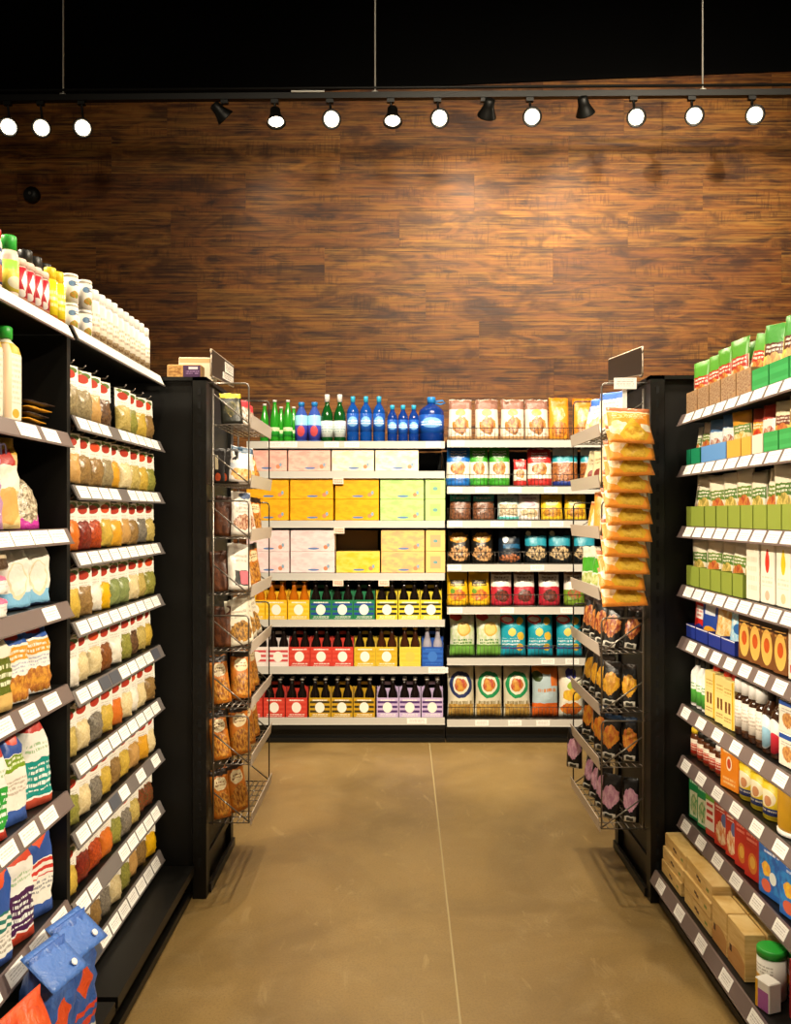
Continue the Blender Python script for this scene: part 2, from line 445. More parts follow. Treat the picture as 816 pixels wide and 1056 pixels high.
# ------------------------------------------------------------------ shelving units
@cached
def tagmesh(wd, mat, tilt=True):
    b = MB(); e = .0014
    A, B = ((-.004, -.003), (-.0185, -.0345)) if tilt else ((-.003, -.003), (-.003, -.037))
    n = Vector((A[1]-B[1], -(A[0]-B[0]))).normalized()
    if n.x > 0: n = -n
    pts = []
    for off in (e, -.0004):
        for (uu, P) in ((-wd/2, B), (wd/2, B), (wd/2, A), (-wd/2, A)):
            pts.append((uu, P[0]+n.x*off, P[1]+n.y*off))
    b.v = pts
    b.face((0, 1, 2, 3), 0, [(0, 0), (1, 0), (1, 1), (0, 1)])
    for f in ((1, 5, 6, 2), (5, 4, 7, 6), (4, 0, 3, 7), (3, 2, 6, 7), (4, 5, 1, 0)): b.face(f, 0)
    return b.mesh('price_tag', MATS[mat])
@cached
def stripmesh(wd, mat, tilt=True):
    A, B = ((-.003, 0), (-.020, -.037)) if tilt else ((-.002, .001), (-.002, -.040))
    b = MB().prism([(A[0], A[1]), (A[0]+.006, A[1]), (B[0]+.003, B[1]), (B[0], B[1])], 'x', -wd/2, wd/2)
    b.box(-wd/2, wd/2, B[0]-.002, B[0]+.004, B[1]-.003, B[1]+.001, front=False)
    return b.mesh('price_channel', MATS[mat])

def shelf_unit(name, label, unit, u0, u1, depth, shelves, height, base_front, base_h, strip, tilt=True, bottom_strip=None):
    """shelves: list of (z, extra front, [(u, width, tag material)])."""
    root = obj(name, None); root.location = unit.loc(0, 0, 0); root.rotation_euler = (0, 0, unit.rz)
    tag(root, label, 'shelf unit')
    s = unit.sgn; a, b = sorted((u0*s, u1*s)); wd = b-a; mid = (a+b)/2
    obj('back_panel', MB().box(a, b, depth, depth+.02, .02, height-.01, front=False).mesh('back_panel', BLACK2), root)
    bf = base_front
    obj('base_deck', MB().box(a, b, bf, depth, base_h-.03, base_h, front=False).mesh('base_deck', BLACK), root)
    kp = MB().box(a, b, bf+.035, depth, 0, base_h-.03, front=False)
    kp.box(a, b, bf+.012, bf+.035, .006, .03, front=False)
    obj('kick_plate', kp.mesh('kick_plate', BLACK), root)
    for uu in (a+.013, b-.013):
        obj('upright', MB().box(uu-.013, uu+.013, depth-.03, depth, base_h, height-.012, front=False).mesh('upright', BLACK), root)
    for z, ex, tags in shelves:
        m = MB().box(a+.004, b-.004, -ex+.001, depth-.032, z-.026, z-.001, front=False)
        sh = obj('shelf', m.mesh('shelf', BLACK), root)
        st = obj('price_channel', stripmesh(round(wd-.008, 4), strip, tilt), sh, (mid, -ex, z))
        for (uu, tw, tm) in tags:
            obj('price_tag', tagmesh(tw, tm, tilt), sh, (uu*s, -ex, z))
    return root

rt = random.Random(3)
def tags_row(u0, u1, pitch, wd, skip=0.0, dark=0.0):
    out = []; u = u0+pitch/2
    while u < u1-pitch*.4:
        r = rt.random()
        if r > skip: out.append((u, wd, 'price_tag_paper' if rt.random() > dark else 'dark_tag'))
        u += pitch
    return out
M('white_strip', '#efece4', rough=.45)
LZ = [1.886, 1.65, 1.467, 1.288, 1.104, .921, .732, .548, .363, .186]       # spice bay
NZ = [1.880, 1.60, 1.353, 1.165, .95, .674, .392]                             # near bay, same side
RZ_ = [1.74, 1.56, 1.347, 1.14, .957, .718, .535, .325]
S0, S1 = 2.285, 3.135
sh = [(LZ[0], 0, [((S0+S1)/2, S1-S0-.02, 'white_strip')])]+[(z, 0, tags_row(S0+.02, S1-.01, .087, .0765, .04 if i < 6 else .1, .05)) for i, z in enumerate(LZ[1:])]
sp_unit = shelf_unit('gondola_shelf', 'black gondola bay holding nine rows of hanging spice bags', LU, S0, S1, .40, sh, 1.862, -.125, .125, 'grey_channel')
# top price channel of this bay reads as plain white
sh = [(NZ[0], 0, [(1.81, .89, 'white_strip')]), (NZ[1], 0, [(2.0, .11, 'price_tag_paper'), (2.13, .09, 'price_tag_paper')]), (NZ[2], 0, tags_row(1.6, 2.26, .105, .10)),
      (NZ[3], 0, [(2.13, .085, 'price_tag_paper'), (1.75, .085, 'price_tag_paper')]), (NZ[4], 0, tags_row(1.55, 2.24, .13, .085)),
      (NZ[5], 0, tags_row(1.5, 2.26, .112, .085)), (NZ[6], 0, tags_row(1.5, 2.27, .125, .085))]
nb_unit = shelf_unit('gondola_shelf', 'black gondola bay with juice bottles and large baking bags', LU, 1.36, 2.262, .40, sh, 1.855, -.125, .125, 'brown_grey_channel')
obj('divider_panel', MB().box(2.262, 2.285, .0, .40, .125, 1.853, front=False).mesh('divider_panel', BLACK2), nb_unit)
E0 = 3.10
sh = []
for i, z in enumerate(RZ_):
    if i in (0, 1, 2, 3): tg = tags_row(1.3, E0-.01, .097, .080)
    elif i == 4: tg = tags_row(1.3, E0-.01, .115, .072)
    else: tg = tags_row(1.3, E0-.01, .15, .072)+([(3.02, .07, 'price_tag_paper')] if False else [])
    sh.append((z, 0, tg))
sh.append((.128, .095, tags_row(1.3, E0-.005, .20, .075)))
rt_unit = shelf_unit('gondola_shelf', 'black gondola bay of sachets, jars and cartons on brown grey channels', RU, 1.2, E0, .42, sh, 1.86, -.094, .10, 'brown_grey_channel')

# the long unit across the back, two sections
BL = [1.83, 1.649, 1.349, 1.031, .749, .464, .155]
BR = [1.837, 1.555, 1.349, 1.084, .825, .516, .143]
def bx(p): return (p-CX)/170.0
shl = [(z, 0, []) for z in BL]
shl[0] = (BL[0], 0, [(bx(p), .09, 'price_tag_paper') for p in (284, 299, 342, 363, 447)])
for i, p in ((5, 452), (6, 430)): shl[i] = (BL[i], 0, [(bx(p), .12, 'price_tag_paper')])
bl_unit = shelf_unit('gondola_shelf', 'black gondola section of bottled water, drink cases and soda packs', BU, -.93, .279, .5, shl, 1.806, -.0, .115, 'pale_channel', False)
shr = []
tg = [(472,), (470, 497, 531, 568), (470, 513, 541, 574), (469, 554), (470, 523, 585), (565, 590), (497, 531, 560)]
for z, t in zip(BR, tg): shr.append((z, 0, [(bx(p), .082, 'price_tag_paper') for p in t]))
br_unit = shelf_unit('gondola_shelf', 'black gondola section of chips and snack bags behind wire fences', BU, .285, 1.494, .5, shr, 1.812, -.0, .115, 'pale_channel', False)
for z in BR:      # wire fence on each snack shelf
    b = MB(); a0, a1 = .29, 1.49
    for zz in (.006, .075): b.tube([(a0, .004, zz), (a1, .004, zz)], .0022)
    k = a0+.004
    while k < a1:
        b.tube([(k, .004, .006), (k, .004, .075)], .0013, 4); k += .022
    f = obj('wire_fence', b.mesh('wire_fence', DWIRE), br_unit, (0, 0, z))
# sale tickets hanging under the drink shelves
M('sale_ticket', '#f2d9c4', [('t', .5, .5, .4, .35, '#d8603e', 3)], rough=.6)
for p, z in ((349, BL[1]), (350, BL[2]), (349, BL[3]), (396, BL[3])):
    obj('sale_ticket', MB().box(-.032, .032, -.0015, 0, -.035, 0).mesh('sale_ticket', MATS['sale_ticket']), bl_unit, (bx(p), -.004, z-.043))

# ------------------------------------------------------------------ end units with wire racks
def end_unit(label, sx, xin, xout, y0, y1):
    """xin: aisle side, xout: far side"""
    root = obj('end_shelf_unit', None); root.location = (xin, y0, 0); tag(root, label, 'shelf unit')
    w = abs(xout-xin); g = -1 if xout < xin else 1
    def bb(m, a0, a1, b0, b1, z0, z1):
        x0, x1 = sorted((g*a0, g*a1)); return m.box(x0, x1, b0, b1, z0, z1, front=False)
    L = y1-y0
    obj('back_panel', bb(MB(), .055, w, .012, .03, .02, 1.872).mesh('back_panel', BLACK2), root)
    for yy in (0, L-.05):
        m = bb(MB(), 0, .05, yy, yy+.05, 0, 1.885)
        up = obj('upright', m.mesh('upright', BLACK), root)
        if yy == 0:
            q = MB(); z = .12
            while z < 1.83:
                bb(q, .020, .030, -.0012, .001, z, z+.026); z += .05
            o = obj('slot_strip', q.mesh('slot_strip', M('slot_black', '#020202', rough=.9)), up); o['kind'] = 'stuff'
    m = MB(); bb(m, .004, w, .05, L-.05, .115, .145); bb(m, .02, .035, .05, L-.05, .0, .115); bb(m, -.008, .004, .045, L-.0, .005, .035)
    obj('base', m.mesh('base', BLACK), root)
    m = MB(); bb(m, 0, w, 0, L, 1.872, 1.885); obj('top_shelf', m.mesh('top_shelf', BLACK), root)
    m = MB(); bb(m, .012, .022, .05, L-.05, .145, 1.87); obj('side_panel', m.mesh('side_panel', BLACK2), root)
    return root
end_unit('black end unit beside the spice bay carrying a wire rack of nuts', -1, -.697, -1.70, 3.150, 3.66)
end_unit('black end unit beside the sachet shelves carrying a wire rack of chips', 1, .897, 1.90, 3.115, 3.63)
# ply sheet showing orange behind the end of the right rack
def rack(label, sx, xw, xf, y0, y1, zs, ztop):
    """wire rack hung on an end unit: xw wall side, xf front side"""
    root = obj('wire_rack', None); root.location = (xw, y0, 0); tag(root, label, 'wire rack')
    D = abs(xf-xw); L = y1-y0; g = 1 if xf > xw else -1
    def P(a, b, z): return (g*a, b, z)
    half = (zs[0]+.17, zs[3]+.155) if True else None
    for yy in (0, L):
        b = MB(); zt, zb = ztop, zs[-1]-.005
        b.tube([P(.012, yy, zt-.02), P(.012, yy, zb)], .004)
        for top, bot in ((ztop, zs[1]), (zs[1]-.06, zs[3]-.0), (zs[3]-.075, zs[5]), (zs[5]-.03, zs[7])):
            b.tube([P(-.004, yy, top), P(D-.012, yy, top), P(D-.004, yy, top-.004), P(D, yy, top-.014), P(D, yy, bot), P(-.004, yy, bot)], .0032)
        obj('side_frame', b.mesh('side_frame', GREY if yy == 0 else DWIRE), root)
    for z in zs:
        t = MB()
        for i in range(7):
            a = .012+(D-.012)*i/6
            t.tube([P(a, 0, z), P(a, L, z)], .0022, 5)
        for i in range(9):
            t.tube([P(.012, L*i/8, z), P(D, L*i/8, z)], .0018, 4)
        for yy in (0, L): t.tube([P(.012, yy, z+.112), P(D-.002, yy, z+.006)], .0028, 5)
        tr = obj('tray', t.mesh('tray', GREY), root)
        pl = MB().prism([(g*(D+.004), -.010), (g*(D+.007), -.010), (g*(D+.013), .036), (g*(D+.010), .036)], 'y', 0, L)
        obj('label_plate', pl.mesh('label_plate', PLATE), tr, (0, 0, z))
        for o in (tr,): pass
    return root
ZR = [1.68, 1.495, 1.31, 1.09, .888, .675, .478, .257]
ZL = [1.715, 1.497, 1.30, 1.095, .89, .684, .479, .266]
# trays are built at absolute height: shift label plates only
rack('wire rack with orange nut bags hung beside the spice bay', -1, -.690, -.548, 3.175, 3.67, ZL, 1.865)
rack('wire rack with black snack pouches and a strip of tortilla chips', 1, .890, .728, 3.14, 3.65, ZR, 1.86)

# shelf-talker boards on the end units
def board(label, xa, ya, xb, yb, za, zb, h, mats, labels):
    root = obj('sign_board', None); root.location = (xa, ya, za); tag(root, label, 'sign')
    dx, dy, dz = xb-xa, yb-ya, zb-za; n = Vector((dy, -dx, 0)).normalized()*.004
    if (n.x > 0) != (xa < 0): n = -n
    b = MB(); pts = [(0, 0, 0), (dx, dy, dz), (dx, dy, dz+h*.9), (0, 0, h)]
    def slab(P, n0, n1, m):
        mb = MB(); A = [Vector(p)+n0 for p in P]; B = [Vector(p)+n1 for p in P]
        mb.v = [tuple(p) for p in A+B]
        mb.face((0, 1, 2, 3), 0, [(0, 0), (1, 0), (1, 1), (0, 1)]); mb.face((7, 6, 5, 4), 0)
        for i in range(4): mb.face((i, (i+1) % 4, 4+(i+1) % 4, 4+i), 0)
        return mb.mesh('panel', MATS[m])
    obj('panel', slab(pts, n, -n, mats[0]), root)
    e = .004
    def at(u, v):
        p = Vector((dx*u, dy*u, dz*u+(h+(h*.9-h)*u)*v)); return p
    fr = MB()
    loop = [at(0, 0), at(1, 0), at(1, 1), at(0, 1), at(0, 0)]
    fr.tube(loop, .0045, 5); obj('frame', fr.mesh('frame', MATS[mats[1]]), root)
    for (u0, v0, u1, v1) in labels:
        P = [at(u0, v0), at(u1, v0), at(u1, v1), at(u0, v1)]
        obj('card', slab(P, n*1.35, n, 'price_tag_print'), root)
    b = MB().tube([(0, .02 if dy > 0 else -.02, 0), (0, .02, -(za-1.885))], .005); obj('stand', b.mesh('stand', GREY), root)
M('board_dark', '#2b2723', rough=.35); M('board_frame', '#b9a58f', rough=.4)
M('price_tag_print', '#efe9df', [('t', .5, .55, .4, .38, '#6a625c', 4)], rough=.5)
board('dark framed board with two white cards above the left rack', -.685, 3.175, -.70, 3.67, 1.893, 1.925, .095, ('board_dark', 'board_frame'), [(.45, .12, .95, .40), (.55, .46, .95, .90)])
board('plain dark framed board above the tortilla chip rack', .875, 3.14, .875, 3.64, 1.893, 1.945, .097, ('board_dark', 'board_frame'), [])

# ------------------------------------------------------------------ track lights
TY0, TY1, TX0, TX1 = 5.28, 5.20, -3.2, 3.2
def ty(x): return TY0+(TY1-TY0)*(x+2.4)/4.8
def px3(x, y, d): return Vector(((x-CX)*d/F, d, H-(y-CY)*d/F))
def track():
    root = obj('lighting_track', None); root.location = (0, 0, 0)
    z0 = H+428*5.28/F; z1 = H+434*5.2/F
    b = MB(); n = []
    for x, yy, z in ((TX0, ty(TX0), z0-.0), (TX1, ty(TX1), z1+.0)):
        n.append((x, yy, z))
    (xa, ya, za), (xb, yb, zb) = n
    for s in (0, 1):
        pass
    mb = MB(); hw, hh = .02, .018
    for (x, y, z) in n:
        mb.v += [(x, y-hw, z-hh), (x, y+hw, z-hh), (x, y+hw, z+hh), (x, y-hw, z+hh)]
    mb.face((3, 2, 1, 0)); mb.face((4, 5, 6, 7))
    for i in range(4): mb.face((i, (i+1) % 4, 4+(i+1) % 4, 4+i))
    obj('rail', mb.mesh('rail', BLACK), root)
    mb = MB().tube([(xa, ya-.0, za+.05), (xb, yb, zb+.05)], .009); obj('conduit', mb.mesh('conduit', BLACK2), root)
    M('rod_grey', '#c4c1b8', rough=.4, metal=.2)
    for p in (63, 387, 723):
        x = (p-CX)*5.24/F; z = za+(zb-za)*(x-xa)/(xb-xa)
        rod = obj('hanger_rod', MB().tube([(x, ty(x), z+.018), (x, ty(x), 5.3)], .005).mesh('hanger_rod', MATS['rod_grey']), root)
        obj('hanger_foot', MB().lathe(((.022, z+.018), (.022, z+.024), (.008, z+.03)), 12, cx=x, cy=ty(x)).mesh('hanger_foot', MATS['rod_grey']), rod)
    mb = MB().box((301-CX)*5.25/F, (335-CX)*5.25/F, ty(-.5)-.03, ty(-.5)-.021, za+.012, za+.022)
    obj('joint_cover', mb.mesh('joint_cover', MATS['rod_grey']), root)
    tag(root, 'black lighting track hung on thin rods before the plank wall', 'track')
    return lambda x: za+(zb-za)*(x-xa)/(xb-xa)
TZ = track()
LENS = bpy.data.materials.new('lamp_lens'); LENS.use_nodes = True
LB = LENS.node_tree.nodes['Principled BSDF']; LB.inputs['Emission Color'].default_value = (1, .86, .62, 1); LB.inputs['Emission Strength'].default_value = 26
LB.inputs['Base Color'].default_value = (.8, .8, .8, 1)
HEAD = None
def lamp(px, py, direction, power, label, angle=70, blend=.8):
    d = ty((px-CX)*5.24/F)
    p = px3(px, py, d-.02); x = p.x
    root = obj('track_spotlight', None); root.location = p; tag(root, label, 'spotlight', 'spotlights along the lighting track')
    dr = Vector(direction).normalized(); q = dr.to_track_quat('-Z', 'Y')
    def turned(name, prof, m, parent=root):
        me = lathe(prof, m, 22); o = obj(name, me, parent); o.rotation_mode = 'QUATERNION'; o.rotation_quaternion = q; return o
    h = turned('head', ((.016, .105), (.030, .100), (.033, .062), (.036, .052), (.044, .032), (.057, .006), (.058, .0), (.054, .0), (.0415, .010), (.0415, .012)), 'black_metal')
    if power:
        lens = obj('lens', MB().lathe(((.0415, .0105), (.040, .0095)), 22).mesh('lens', LENS), h)
        li = spot(tuple(p+dr*.03), tuple(p+dr*3), power, angle, blend, .04)
        li.parent = root; li.location = dr*.02
    else:
        obj('lens', MB().lathe(((.0415, .0105), (.040, .0095)), 22).mesh('lens', MATS['dark_glass']), h)
    top = Vector((p.x-.012, d, TZ(x)-.018))
    nk = p-dr*.08
    b = MB(); b.tube([tuple(nk-p), tuple(top-p+Vector((0, 0, -.02))), tuple(top-p-Vector((0, 0, .004)))], .008)
    obj('arm', b.mesh('arm', BLACK), root)
    t = top-p-Vector((0, 0, .001))
    obj('adapter', MB().box(t.x-.022, t.x+.022, t.y-.014, t.y+.014, t.z-.022, t.z, front=False).mesh('adapter', BLACK), root)
M('dark_glass', '#0a0a09', rough=.2)
CAMD = lambda x: (-x*.5, -4.6, -2.3)
aimed = 'lit spotlight facing the aisle, '
X_ = lambda px: (px-CX)*5.24/F
for px, py, lab in ((8.5, 131, aimed+'leftmost on the track'), (42.5, 132, aimed+'middle of the three over the spice jars'), (85, 132, aimed+'right of the three over the spice jars')):
    lamp(px, py, CAMD(X_(px)), 38, lab)
lamp(233, 122, (.62, .45, -.62), 8, 'black spotlight head tilted sideways to the wall, beyond the three lamps', 120, 1)
lamp(285, 127, (.12, -.32, -1), 26, 'spotlight aimed steeply down between a tilted head and a bright lamp', 95)
lamp(342, 123, CAMD(X_(342)), 38, aimed+'just before the middle hanger rod')
lamp(405, 126, (.02, -.34, -1), 26, 'spotlight aimed steeply down beside the middle hanger rod', 95)
lamp(453.5, 122, CAMD(X_(453)), 38, aimed+'first beyond the middle hanger rod')
lamp(502, 120, (-.10, .60, -.50), 22, 'black spotlight turned to the wall above the brightest wood', 118, 1)
lamp(549, 120.5, CAMD(X_(549)), 42, aimed+'between the two black heads turned to the wall')
lamp(604, 118, (.30, .60, -.66), 20, 'black spotlight turned to the wall, over the right rack', 125, 1)
lamp(656.5, 121, CAMD(X_(656)), 38, aimed+'third from the right end')
lamp(716.5, 119.5, CAMD(X_(716)), 38, aimed+'under the rightmost hanger rod')
lamp(779, 118.5, CAMD(X_(779)), 38, aimed+'rightmost on the track')

# ------------------------------------------------------------------ print designs
W_, CR = '#f3efe6', '#efe3c6'
# sparkling water cases
for n, base, ac in (('case_pink', '#f0c3b4', '#e7a89b'), ('case_white', '#f4ead9', '#f0d9b4'), ('case_yellow', '#f2b30c', '#e6a005'), ('case_green', '#bfe08c', '#a8d477'),
                    ('case_blush', '#f5dede', '#eecccd'), ('case_peach', '#f2c579', '#eaa878'), ('case_lemon', '#f4d25a', '#eec12c')):
    M(n, base, [('n', .5, .5, .55, .5, base, ac, 3), ('e', .52, .13, .13, .05, '#5f7fb5'), ('e', .80, .20, .05, .10, '#d98a62'), ('e', .86, .30, .03, .09, '#88a9c0'), ('r', .5, .985, .5, .015, ac)], rough=.4)
    M(n+'_side', base, rough=.42)
    M(n+'_end', base, [('r', .5, .5, .28, .30, ac), ('e', .5, .5, .12, .08, '#6fa0a0')], rough=.4)
# soda carriers: base, band
def carrier_mat(n, base, band, disc='#fbf6ea'):
    M(n, base, [('s', .5, .52, .46, .34, band, 4.2), ('e', .5, .5, .22, .27, disc), ('t', .5, .90, .35, .06, disc, 1), ('t', .5, .1, .38, .06, disc, 1)], rough=.45)
    M(n+'_plain', base, rough=.5)
carrier_mat('carrier_yellow', '#f4c01f', '#f6cf44'); carrier_mat('carrier_green', '#1f7a4c', '#1c3f96'); carrier_mat('carrier_lemon', '#e9cf33', '#2b2a1c')
carrier_mat('carrier_red', '#d23b2c', '#dc4d3b'); carrier_mat('carrier_gold', '#d9b62e', '#d2a926'); carrier_mat('carrier_mustard', '#c99c1c', '#3b2f12')
carrier_mat('carrier_lilac', '#cdb6dd', '#4b2a6b'); carrier_mat('carrier_stripe', '#f3e5e0', '#d5474a'); carrier_mat('carrier_plain', '#e0cf4c', '#dcc93f', '#d6c552'); carrier_mat('carrier_blue', '#1d52ae', '#2c66c4', '#3d78d0')
M('glass_dark', '#150d09', rough=.12); M('glass_amber', '#d9780f', rough=.12, trans=.35); M('glass_green', '#145c22', rough=.1, trans=.25); M('glass_lime', '#37b52c', rough=.15, trans=.2)
M('glass_clear', '#b8b4c4', rough=.12, trans=.3); M('glass_brown', '#3a1c0b', rough=.12)
M('cap_silver', '#d9d8d6', rough=.3, metal=.4); M('cap_gold', '#d8a23a', rough=.35, metal=.4); M('cap_white', '#f4f2ee', rough=.45); M('cap_green', '#2fae3a', rough=.4)
M('cap_black', '#191816', rough=.4); M('cap_red', '#cf2e22', rough=.4); M('cap_yellow', '#efcb2d', rough=.4); M('cap_blue', '#2a8fe0', rough=.35); M('cap_cyan', '#35b8e8', rough=.35)
M('water_blue', '#1556b8', rough=.12, trans=.25); M('water_violet', '#4767cc', rough=.15, trans=.15); M('water_deep', '#123f9c', rough=.12, trans=.25)
M('label_violet', '#4a52c4', [('r', .5, .8, .5, .2, '#9fe0f5'), ('e', .5, .35, .2, .22, '#e85a62')], rough=.4)
M('label_white', '#e9f2ee', [('t', .5, .5, .4, .3, '#9db8bb', 4)], rough=.45)
M('label_water', '#1a58ba', [('e', .5, .55, .28, .28, '#7db6ee'), ('t', .5, .5, .3, .14, '#e8f3ff', 2)], rough=.3)
M('label_lime', '#e4f0c2', [('r', .5, .3, .5, .3, '#2fa636'), ('t', .5, .75, .3, .12, '#34802e', 2)], rough=.4)

# ------------------------------------------------------------------ back unit, drinks side
LSEC, BSEC = 'water shelf', 'back unit'
def wbottle(px, top, wpx, body, cap, label, lab, desc, v=.07, **kw):
    d = 5.29+v; s = d/F
    h = (455-top)*s; r = wpx*s/2
    put(BU, 'water_bottle', desc, 'bottle', bottle(r, h, body, cap, label, lab, **kw), (px-CX)*s, v, BL[0], 0, group='bottles on the water shelf')
for i, (px, top) in enumerate(((273, 415), (283.5, 412), (290, 418), (297, 412), (303, 418))):
    wbottle(px, top, 9.5, 'glass_lime', 'cap_white', 'label_lime', (.12, .34), f'bright green glass bottle, {ORD[i+1]} from the left rack on the water shelf', v=.05 if i % 2 else .115, shoulder=.45, caph=.05)
for i, px in enumerate((311, 324.5)):
    wbottle(px, 414, 13.2, 'water_violet', 'cap_blue', 'label_violet', (.05, .66), ('violet blue bottle with red flower beside green bottles', 'violet blue bottle with red flower beside white labelled bottle')[i], shoulder=.62, neck=.42)
for i, px in enumerate((337.5, 350.5)):
    wbottle(px, 406, 12.6, 'glass_green', 'cap_white', 'label_white', (.10, .44), ('dark green bottle with white label beside violet bottles', 'dark green bottle with white label beside tall blue bottles')[i], shoulder=.5, neck=.35, capr=.016, caph=.16)
for i, px in enumerate((364, 377.5, 391)):
    wbottle(px, 408, 12.5, 'water_blue', 'cap_cyan', 'label_water', (.22, .62), f'tall blue water bottle with pointed cap, {ORD[i+1]} from the green bottles', shoulder=.64, neck=.34, caph=.13)
for i, px in enumerate((404.8, 415.8, 426.8)):
    wbottle(px, 417, 10.6, 'water_deep', 'cap_cyan', 'label_water', (.22, .6), f'short blue water bottle, {ORD[i+1]} from the tall blue bottles', shoulder=.64, neck=.4, caph=.12)
d = 5.40; s = d/F; jr = 13*s
jug = bottle(jr, 47*s, 'water_deep', 'cap_blue', 'label_water', (.2, .6), shoulder=.66, neck=.3, caph=.13, seg=24)
jug.append(('handle', MB().tube([(.02, 0, .255), (.07, 0, .262), (.085, 0, .248), (.06, 0, .238), (.02, 0, .245)], .005).mesh('handle', MATS['cap_blue'])))
put(BU, 'water_jug', 'large round blue water jug with carry handle at the shelf end', 'jug', jug, (445-CX)*s, .12, BL[0])

def case(px0, px1, y0, z, kind, desc, end=False):
    d = 5.29+.012; s = d/F; wd = (px1-px0)*s-.003
    put(BU, 'drink_case', desc, 'drink case', [('case', carton(round(wd, 3), .27 if end else .14, .1285, kind+('_end' if end else ''), kind+'_side'))],
        ((px0+px1)/2-CX)*s, .012+(.135 if end else .07), z, group='sparkling drink cases')
h1 = .1295
for i, (a, b, k, t) in enumerate(((252, 296, 'case_pink', 'pink drink case half hidden by the left rack, second shelf'), (297, 341, 'case_pink', 'pink drink case beside the white cases, second shelf'),
                     (342, 386, 'case_white', 'white drink case between a pink and a white case'), (387, 432, 'case_white', 'white drink case at the gap end of its shelf'))):
    case(a, b, 0, BL[1], k, t)
for lv, nm in ((0, 'lower'), (1, 'upper')):
    for i, (a, b, k, t) in enumerate(((254, 298, 'case_yellow', f'yellow drink case beside the left rack, {nm} layer'), (299, 344, 'case_yellow', f'yellow drink case in the middle of three, {nm} layer'),
                         (345.5, 391, 'case_yellow', f'yellow drink case next to the green cases, {nm} layer'), (392, 437.5, 'case_green', f'pale green drink case seen from its long side, {nm} layer'))):
        case(a, b, 0, BL[2]+lv*h1, k, t)
    case(438.5, 459.5, 0, BL[2]+lv*h1, 'case_green', f'pale green drink case turned end on, {nm} layer', True)
    case(254, 298.5, 0, BL[3]+lv*h1, 'case_blush', f'blush white drink case beside the left rack, {nm} layer')
    case(299.5, 345.5, 0, BL[3]+lv*h1, 'case_blush', f'blush white drink case beside the gap, {nm} layer')
    case(393, 438, 0, BL[3]+lv*h1, 'case_peach', f'peach drink case seen from its long side, {nm} layer')
    case(439, 459.5, 0, BL[3]+lv*h1, 'case_peach', f'peach drink case turned end on, {nm} layer', True)
case(346.5, 392, 0, BL[3], 'case_lemon', 'single lemon yellow drink case under an empty gap')
M('case_brown', '#5a3c22', rough=.6); M('case_brown_side', '#5a3c22', rough=.6)
put(BU, 'drink_case', 'brown cardboard case deep in the gap above the lemon case', 'drink case', [('case', carton(.26, .14, .1285, 'case_brown', 'case_brown_side'))], (369-CX)*.00615, .28, BL[3]+.0)
put(BU, 'drink_case', 'brown cardboard case stacked in the gap behind the lemon case', 'drink case', [('case', carton(.26, .14, .1285, 'case_brown', 'case_brown_side'))], (369-CX)*.00615, .28, BL[3]+.1295)

@cached
def carrier_mesh(mat):
    b = MB(); w, d, h = .066, .066, .118; t = .0015
    b.box(-w, w, -d, -d+t, 0, h, 0); b.box(-w, w, d-t, d, 0, h, 1, front=False); b.box(-w, w, -d+t, d-t, 0, t, 1, front=False)
    for s in (-1, 1):
        x0, x1 = sorted((s*w, s*(w-t)))
        b.prism([(-d+t, 0), (d-t, 0), (d-t, h), (.012, .178), (-.012, .178), (-d+t, h)], 'x', x0, x1, 1)
    return b.mesh('carrier', [MATS[mat], MATS[mat+'_plain']])
@cached
def carrier_handle(mat):
    b = MB()
    b.prism([(-.064, .003), (.064, .003), (.064, .17), (.04, .185), (.034, .165), (-.034, .165), (-.04, .185), (-.064, .17)], 'y', -.001, .001)
    b.prism([(-.04, .185), (-.034, .165), (-.034, .198), (-.04, .205)], 'y', -.001, .001); b.prism([(.034, .165), (.04, .185), (.04, .205), (.034, .198)], 'y', -.001, .001)
    b.prism([(-.034, .186), (.034, .186), (.04, .205), (-.04, .205)], 'y', -.001, .001)
    return b.mesh('handle', MATS[mat+'_plain'])
def four_pack(px, z, mat, glass, cap, desc):
    d = 5.29+.012; s = d/F; v = .012+.066
    root = obj('soda_four_pack', None); root.location = BU.loc((px-CX)*s, v, z); root.rotation_euler = (0, 0, R(random.uniform(-2, 2)))
    tag(root, desc, 'drink pack', 'soda four packs'); root.scale = (.985, 1, 1)
    obj('carrier', carrier_mesh(mat), root); obj('handle', carrier_handle(mat), root)
    rb = .0295
    bm = lathe(((rb*.9, .002), (rb, .006), (rb, .125), (rb*.9, .145), (rb*.55, .172), (.0135, .19), (.0125, .222)), glass, 14)
    cm = lathe(((.0145, .221), (.0145, .229), (.012, .231)), cap, 12)
    for sx in (-1, 1):
        for sy in (-1, 1):
            o = obj('bottle', bm, root, (sx*.0325, sy*.0325, 0)); obj('cap', cm, o)
rowd = {4: 'upper soda shelf', 5: 'middle soda shelf', 6: 'lowest soda shelf'}
